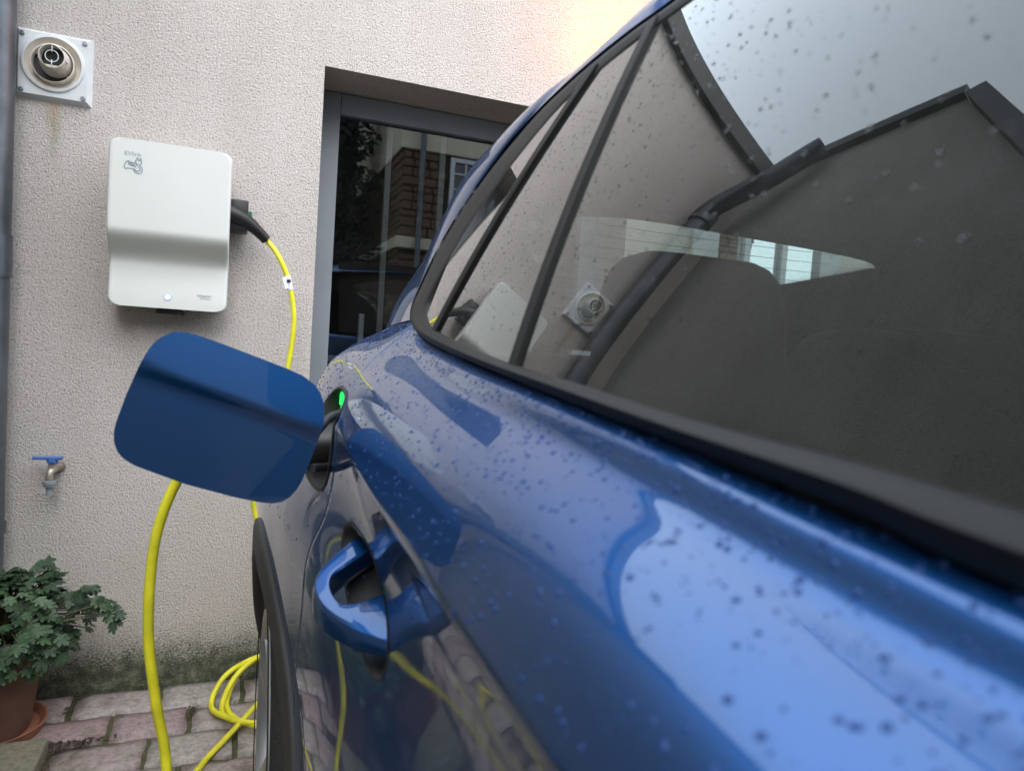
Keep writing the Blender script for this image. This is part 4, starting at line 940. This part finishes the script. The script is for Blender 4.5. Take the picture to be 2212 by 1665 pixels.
fm = MB().grid(F1).grid(F2); fm.grid([[a[0], b_[0]] for a, b_ in zip(F1, F2)]).grid([[a[-1], b_[-1]] for a, b_ in zip(F1, F2)])
fm_o = fm.build('charging_flap', M['paint'], car, True, label='open charging flap with a crease')
bm = bmesh.new(); bm.from_mesh(fm_o.data); bmesh.ops.remove_doubles(bm, verts=bm.verts, dist=1e-5)
for e in bm.edges:
    if len(e.link_faces) == 2 and e.calc_face_angle(0) > .8: e.smooth = False
bm.to_mesh(fm_o.data); bm.free()
for pts in ([(.150, 1.01, -.185), (.116, .975, -.185), (.102, .955, -.182), (.092, .938, -.18)], [(.15, 1.0, -.11), (.118, .97, -.115), (.105, .955, -.125), (.094, .938, -.135)]):
    MB().tube(catmull([W(*p_) for p_ in pts], 6), .006, 10).build('flap_hinge', M['black'], car, auto=.8)
# door handle: strap loop in plan, extruded in z
HO = [(.158, .652), (.146, .670), (.118, .702), (.097, .737), (.087, .765), (.086, .790), (.094, .808), (.112, .828), (.130, .845), (.150, .858)]
HI = [(.168, .745), (.157, .744), (.128, .741), (.112, .743), (.105, .760), (.1035, .778), (.108, .793), (.122, .803), (.138, .812), (.158, .822)]
ho = catmull([(x, y, 0) for x, y in HO], 6); hi_ = catmull([(x, y, 0) for x, y in HI], 6); rows = []
for i, (a, b_) in enumerate(zip(ho, hi_)):
    t_ = i/(len(ho)-1); th = float(np.interp(t_, [0, .3, .55, .8, 1], [.018, .028, .032, .028, .026]))
    w_ = b_-a; ring = []
    zt0, zt1 = (float(np.interp(q_[1], [.65, .74, .80, .86], [-.303, -.277, -.258, -.238]))-.24*(.157-q_[0]) for q_ in (a, b_))
    for q, dz in [(.02, -th+.004), (-.0, -th+.010), (0, -.008), (.05, -.002), (.14, 0), (.5, .0006), (.88, 0), (.97, -.002), (1, -.007), (1, -th+.008), (.9, -th+.002), (.2, -th), (.02, -th+.004)]:
        ring.append(W(a[0]+w_[0]*q, a[1]+w_[1]*q, zt0+(zt1-zt0)*q+dz))
    rows.append(ring)
MB().grid(rows).build('door_handle', M['paint'], car, auto=.42)
def cuppt(a, sc_): y = HCY+HCA*sc_*math.cos(a); return y, HCZ+(y-HCY)*.32+HCB*sc_*math.sin(a)
rows = []
for sc_, dx in ((1.03, -.0006), (1.0, -.0012), (.97, .0005), (.95, .006), (.85, .022), (.6, .034), (.3, .038), (.01, .039)):
    r_ = []
    for a in np.linspace(0, 2*PI, 61):
        y, z = cuppt(a, sc_); y9, z9 = cuppt(a, min(1, sc_)); r_.append(W(bodyx(y, z)+dx, y, z))
    rows.append(r_)
MB().grid(rows).build('handle_recess', M['black'], car, True)

# rain drops on paint and glass
rw = random.Random(12); dm = MB(); dg_ = MB()
def drop(mb, p_, n_, r_, h_):
    n_ = Vector(n_).normalized(); a = n_.orthogonal().normalized(); b_ = n_.cross(a); v, f = [], []
    ph = rw.uniform(0, 6.28); e1, e2 = rw.uniform(.8, 1.25), rw.uniform(.8, 1.25)
    for ring, (rr_, hh) in enumerate(((1, -.05), (.86, .55), (.5, .9))):
        for k in range(7):
            q = 2*PI*k/7+ph; v.append(p_+(a*math.cos(q)*e1+b_*math.sin(q)*e2)*r_*rr_+n_*h_*hh)
    v.append(p_+n_*h_)
    for g_ in (0, 1):
        for k in range(7): f.append((g_*7+k, g_*7+(k+1) % 7, g_*7+7+(k+1) % 7, g_*7+7+k))
    for k in range(7): f.append((14+k, 14+(k+1) % 7, 21))
    mb.add(v, f)
def bnorm(y, j):
    a, b_ = body(y, min(j+1, NS-1)), body(y, max(j-1, 0)); c_, d_ = body(y+.01, j), body(y-.01, j)
    dv_ = Vector((a[0]-b_[0], 0, a[1]-b_[1])); du = Vector((c_[0]-d_[0], .02, c_[1]-d_[1])); n_ = du.cross(dv_)
    return (-n_ if n_.x > 0 else n_).normalized()
k = 0
while k < 8200:
    y = rw.uniform(.08, 1.9); j = rw.uniform(0, 74)
    x, z = body(y, j)
    nn = bnorm(y, j)
    keep = .9 if nn.z > .3 else (.5 if y > 1.0 else .08)
    k += 1
    if rw.random() > keep or arch(y, z) or port(y, z) or abs(y-np.interp(j, np.arange(NS), shut)) < .006: continue
    r_ = rw.choice([.0004, .0005, .0006, .0008, .0010, .0013, .0018]) * rw.uniform(.8, 1.2)
    drop(dm, Vector(W(x, y, z)), nn, r_, r_*.45)
for k in range(2400):
    i = rw.randrange(0, 60); t_ = rw.random(); 
    y, z = rw.uniform(.1, .62), rw.uniform(.0, .31)
    if rw.random() > .25+.75*(z/.31): continue
    if rw.random() > .35+y: continue
    r_ = rw.choice([.0004, .0005, .0007, .0009, .0015])*rw.uniform(.8, 1.2); drop(dg_, gp(y, z), gn(y, z), r_, r_*.4)
for k in range(520):
    y = rw.uniform(.66, 1.05); z = rw.uniform(.01, .29)
    if z > (1.09-y)*1.02: continue
    r_ = rw.uniform(.0006, .0013); drop(dg_, gp(y, z), gn(y, z), r_, r_*.4)
m_, t, p = mat('rain water on blue paint'); M['dropp'] = m_
p.inputs['Base Color'].default_value = (.012, .045, .17, 1); p.inputs['Roughness'].default_value = .04; p.inputs['IOR'].default_value = 1.33; p.inputs['Metallic'].default_value = .0
dm.build('rain_drops_on_paint', M['dropp'], car, True, 'stuff'); 
dg_.build('rain_drops_on_glass', M['water'], car, True, 'stuff')

# every pane faces outwards
def face(o, d_):
    me = o.data; n_ = sum((p_.normal*p_.area for p_ in me.polygons), Vector())
    if n_.dot(Vector(d_)) < 0: me.flip_normals()
for o in bpy.data.objects:
    if o.type != 'MESH': continue
    b_ = o.name.split('.')[0]
    if b_ in ('quarter_window', 'door_window', 'roof_side'): face(o, (-1, 0, .3))
    if b_ in ('rear_door', 'quarter_panel', 'front_door'): face(o, (-1, 0, .1))
    if b_ == 'rear_window': face(o, (0, 1, 0))
    if b_ == 'far_window': face(o, (1, 0, 0))
    if b_ == 'pane' and o.parent and o.parent.name.startswith('door'): face(o, (0, -1, 0))
    if b_ == 'pane' and o.parent and o.parent.name.startswith('window'): face(o, (0, 1, 0))
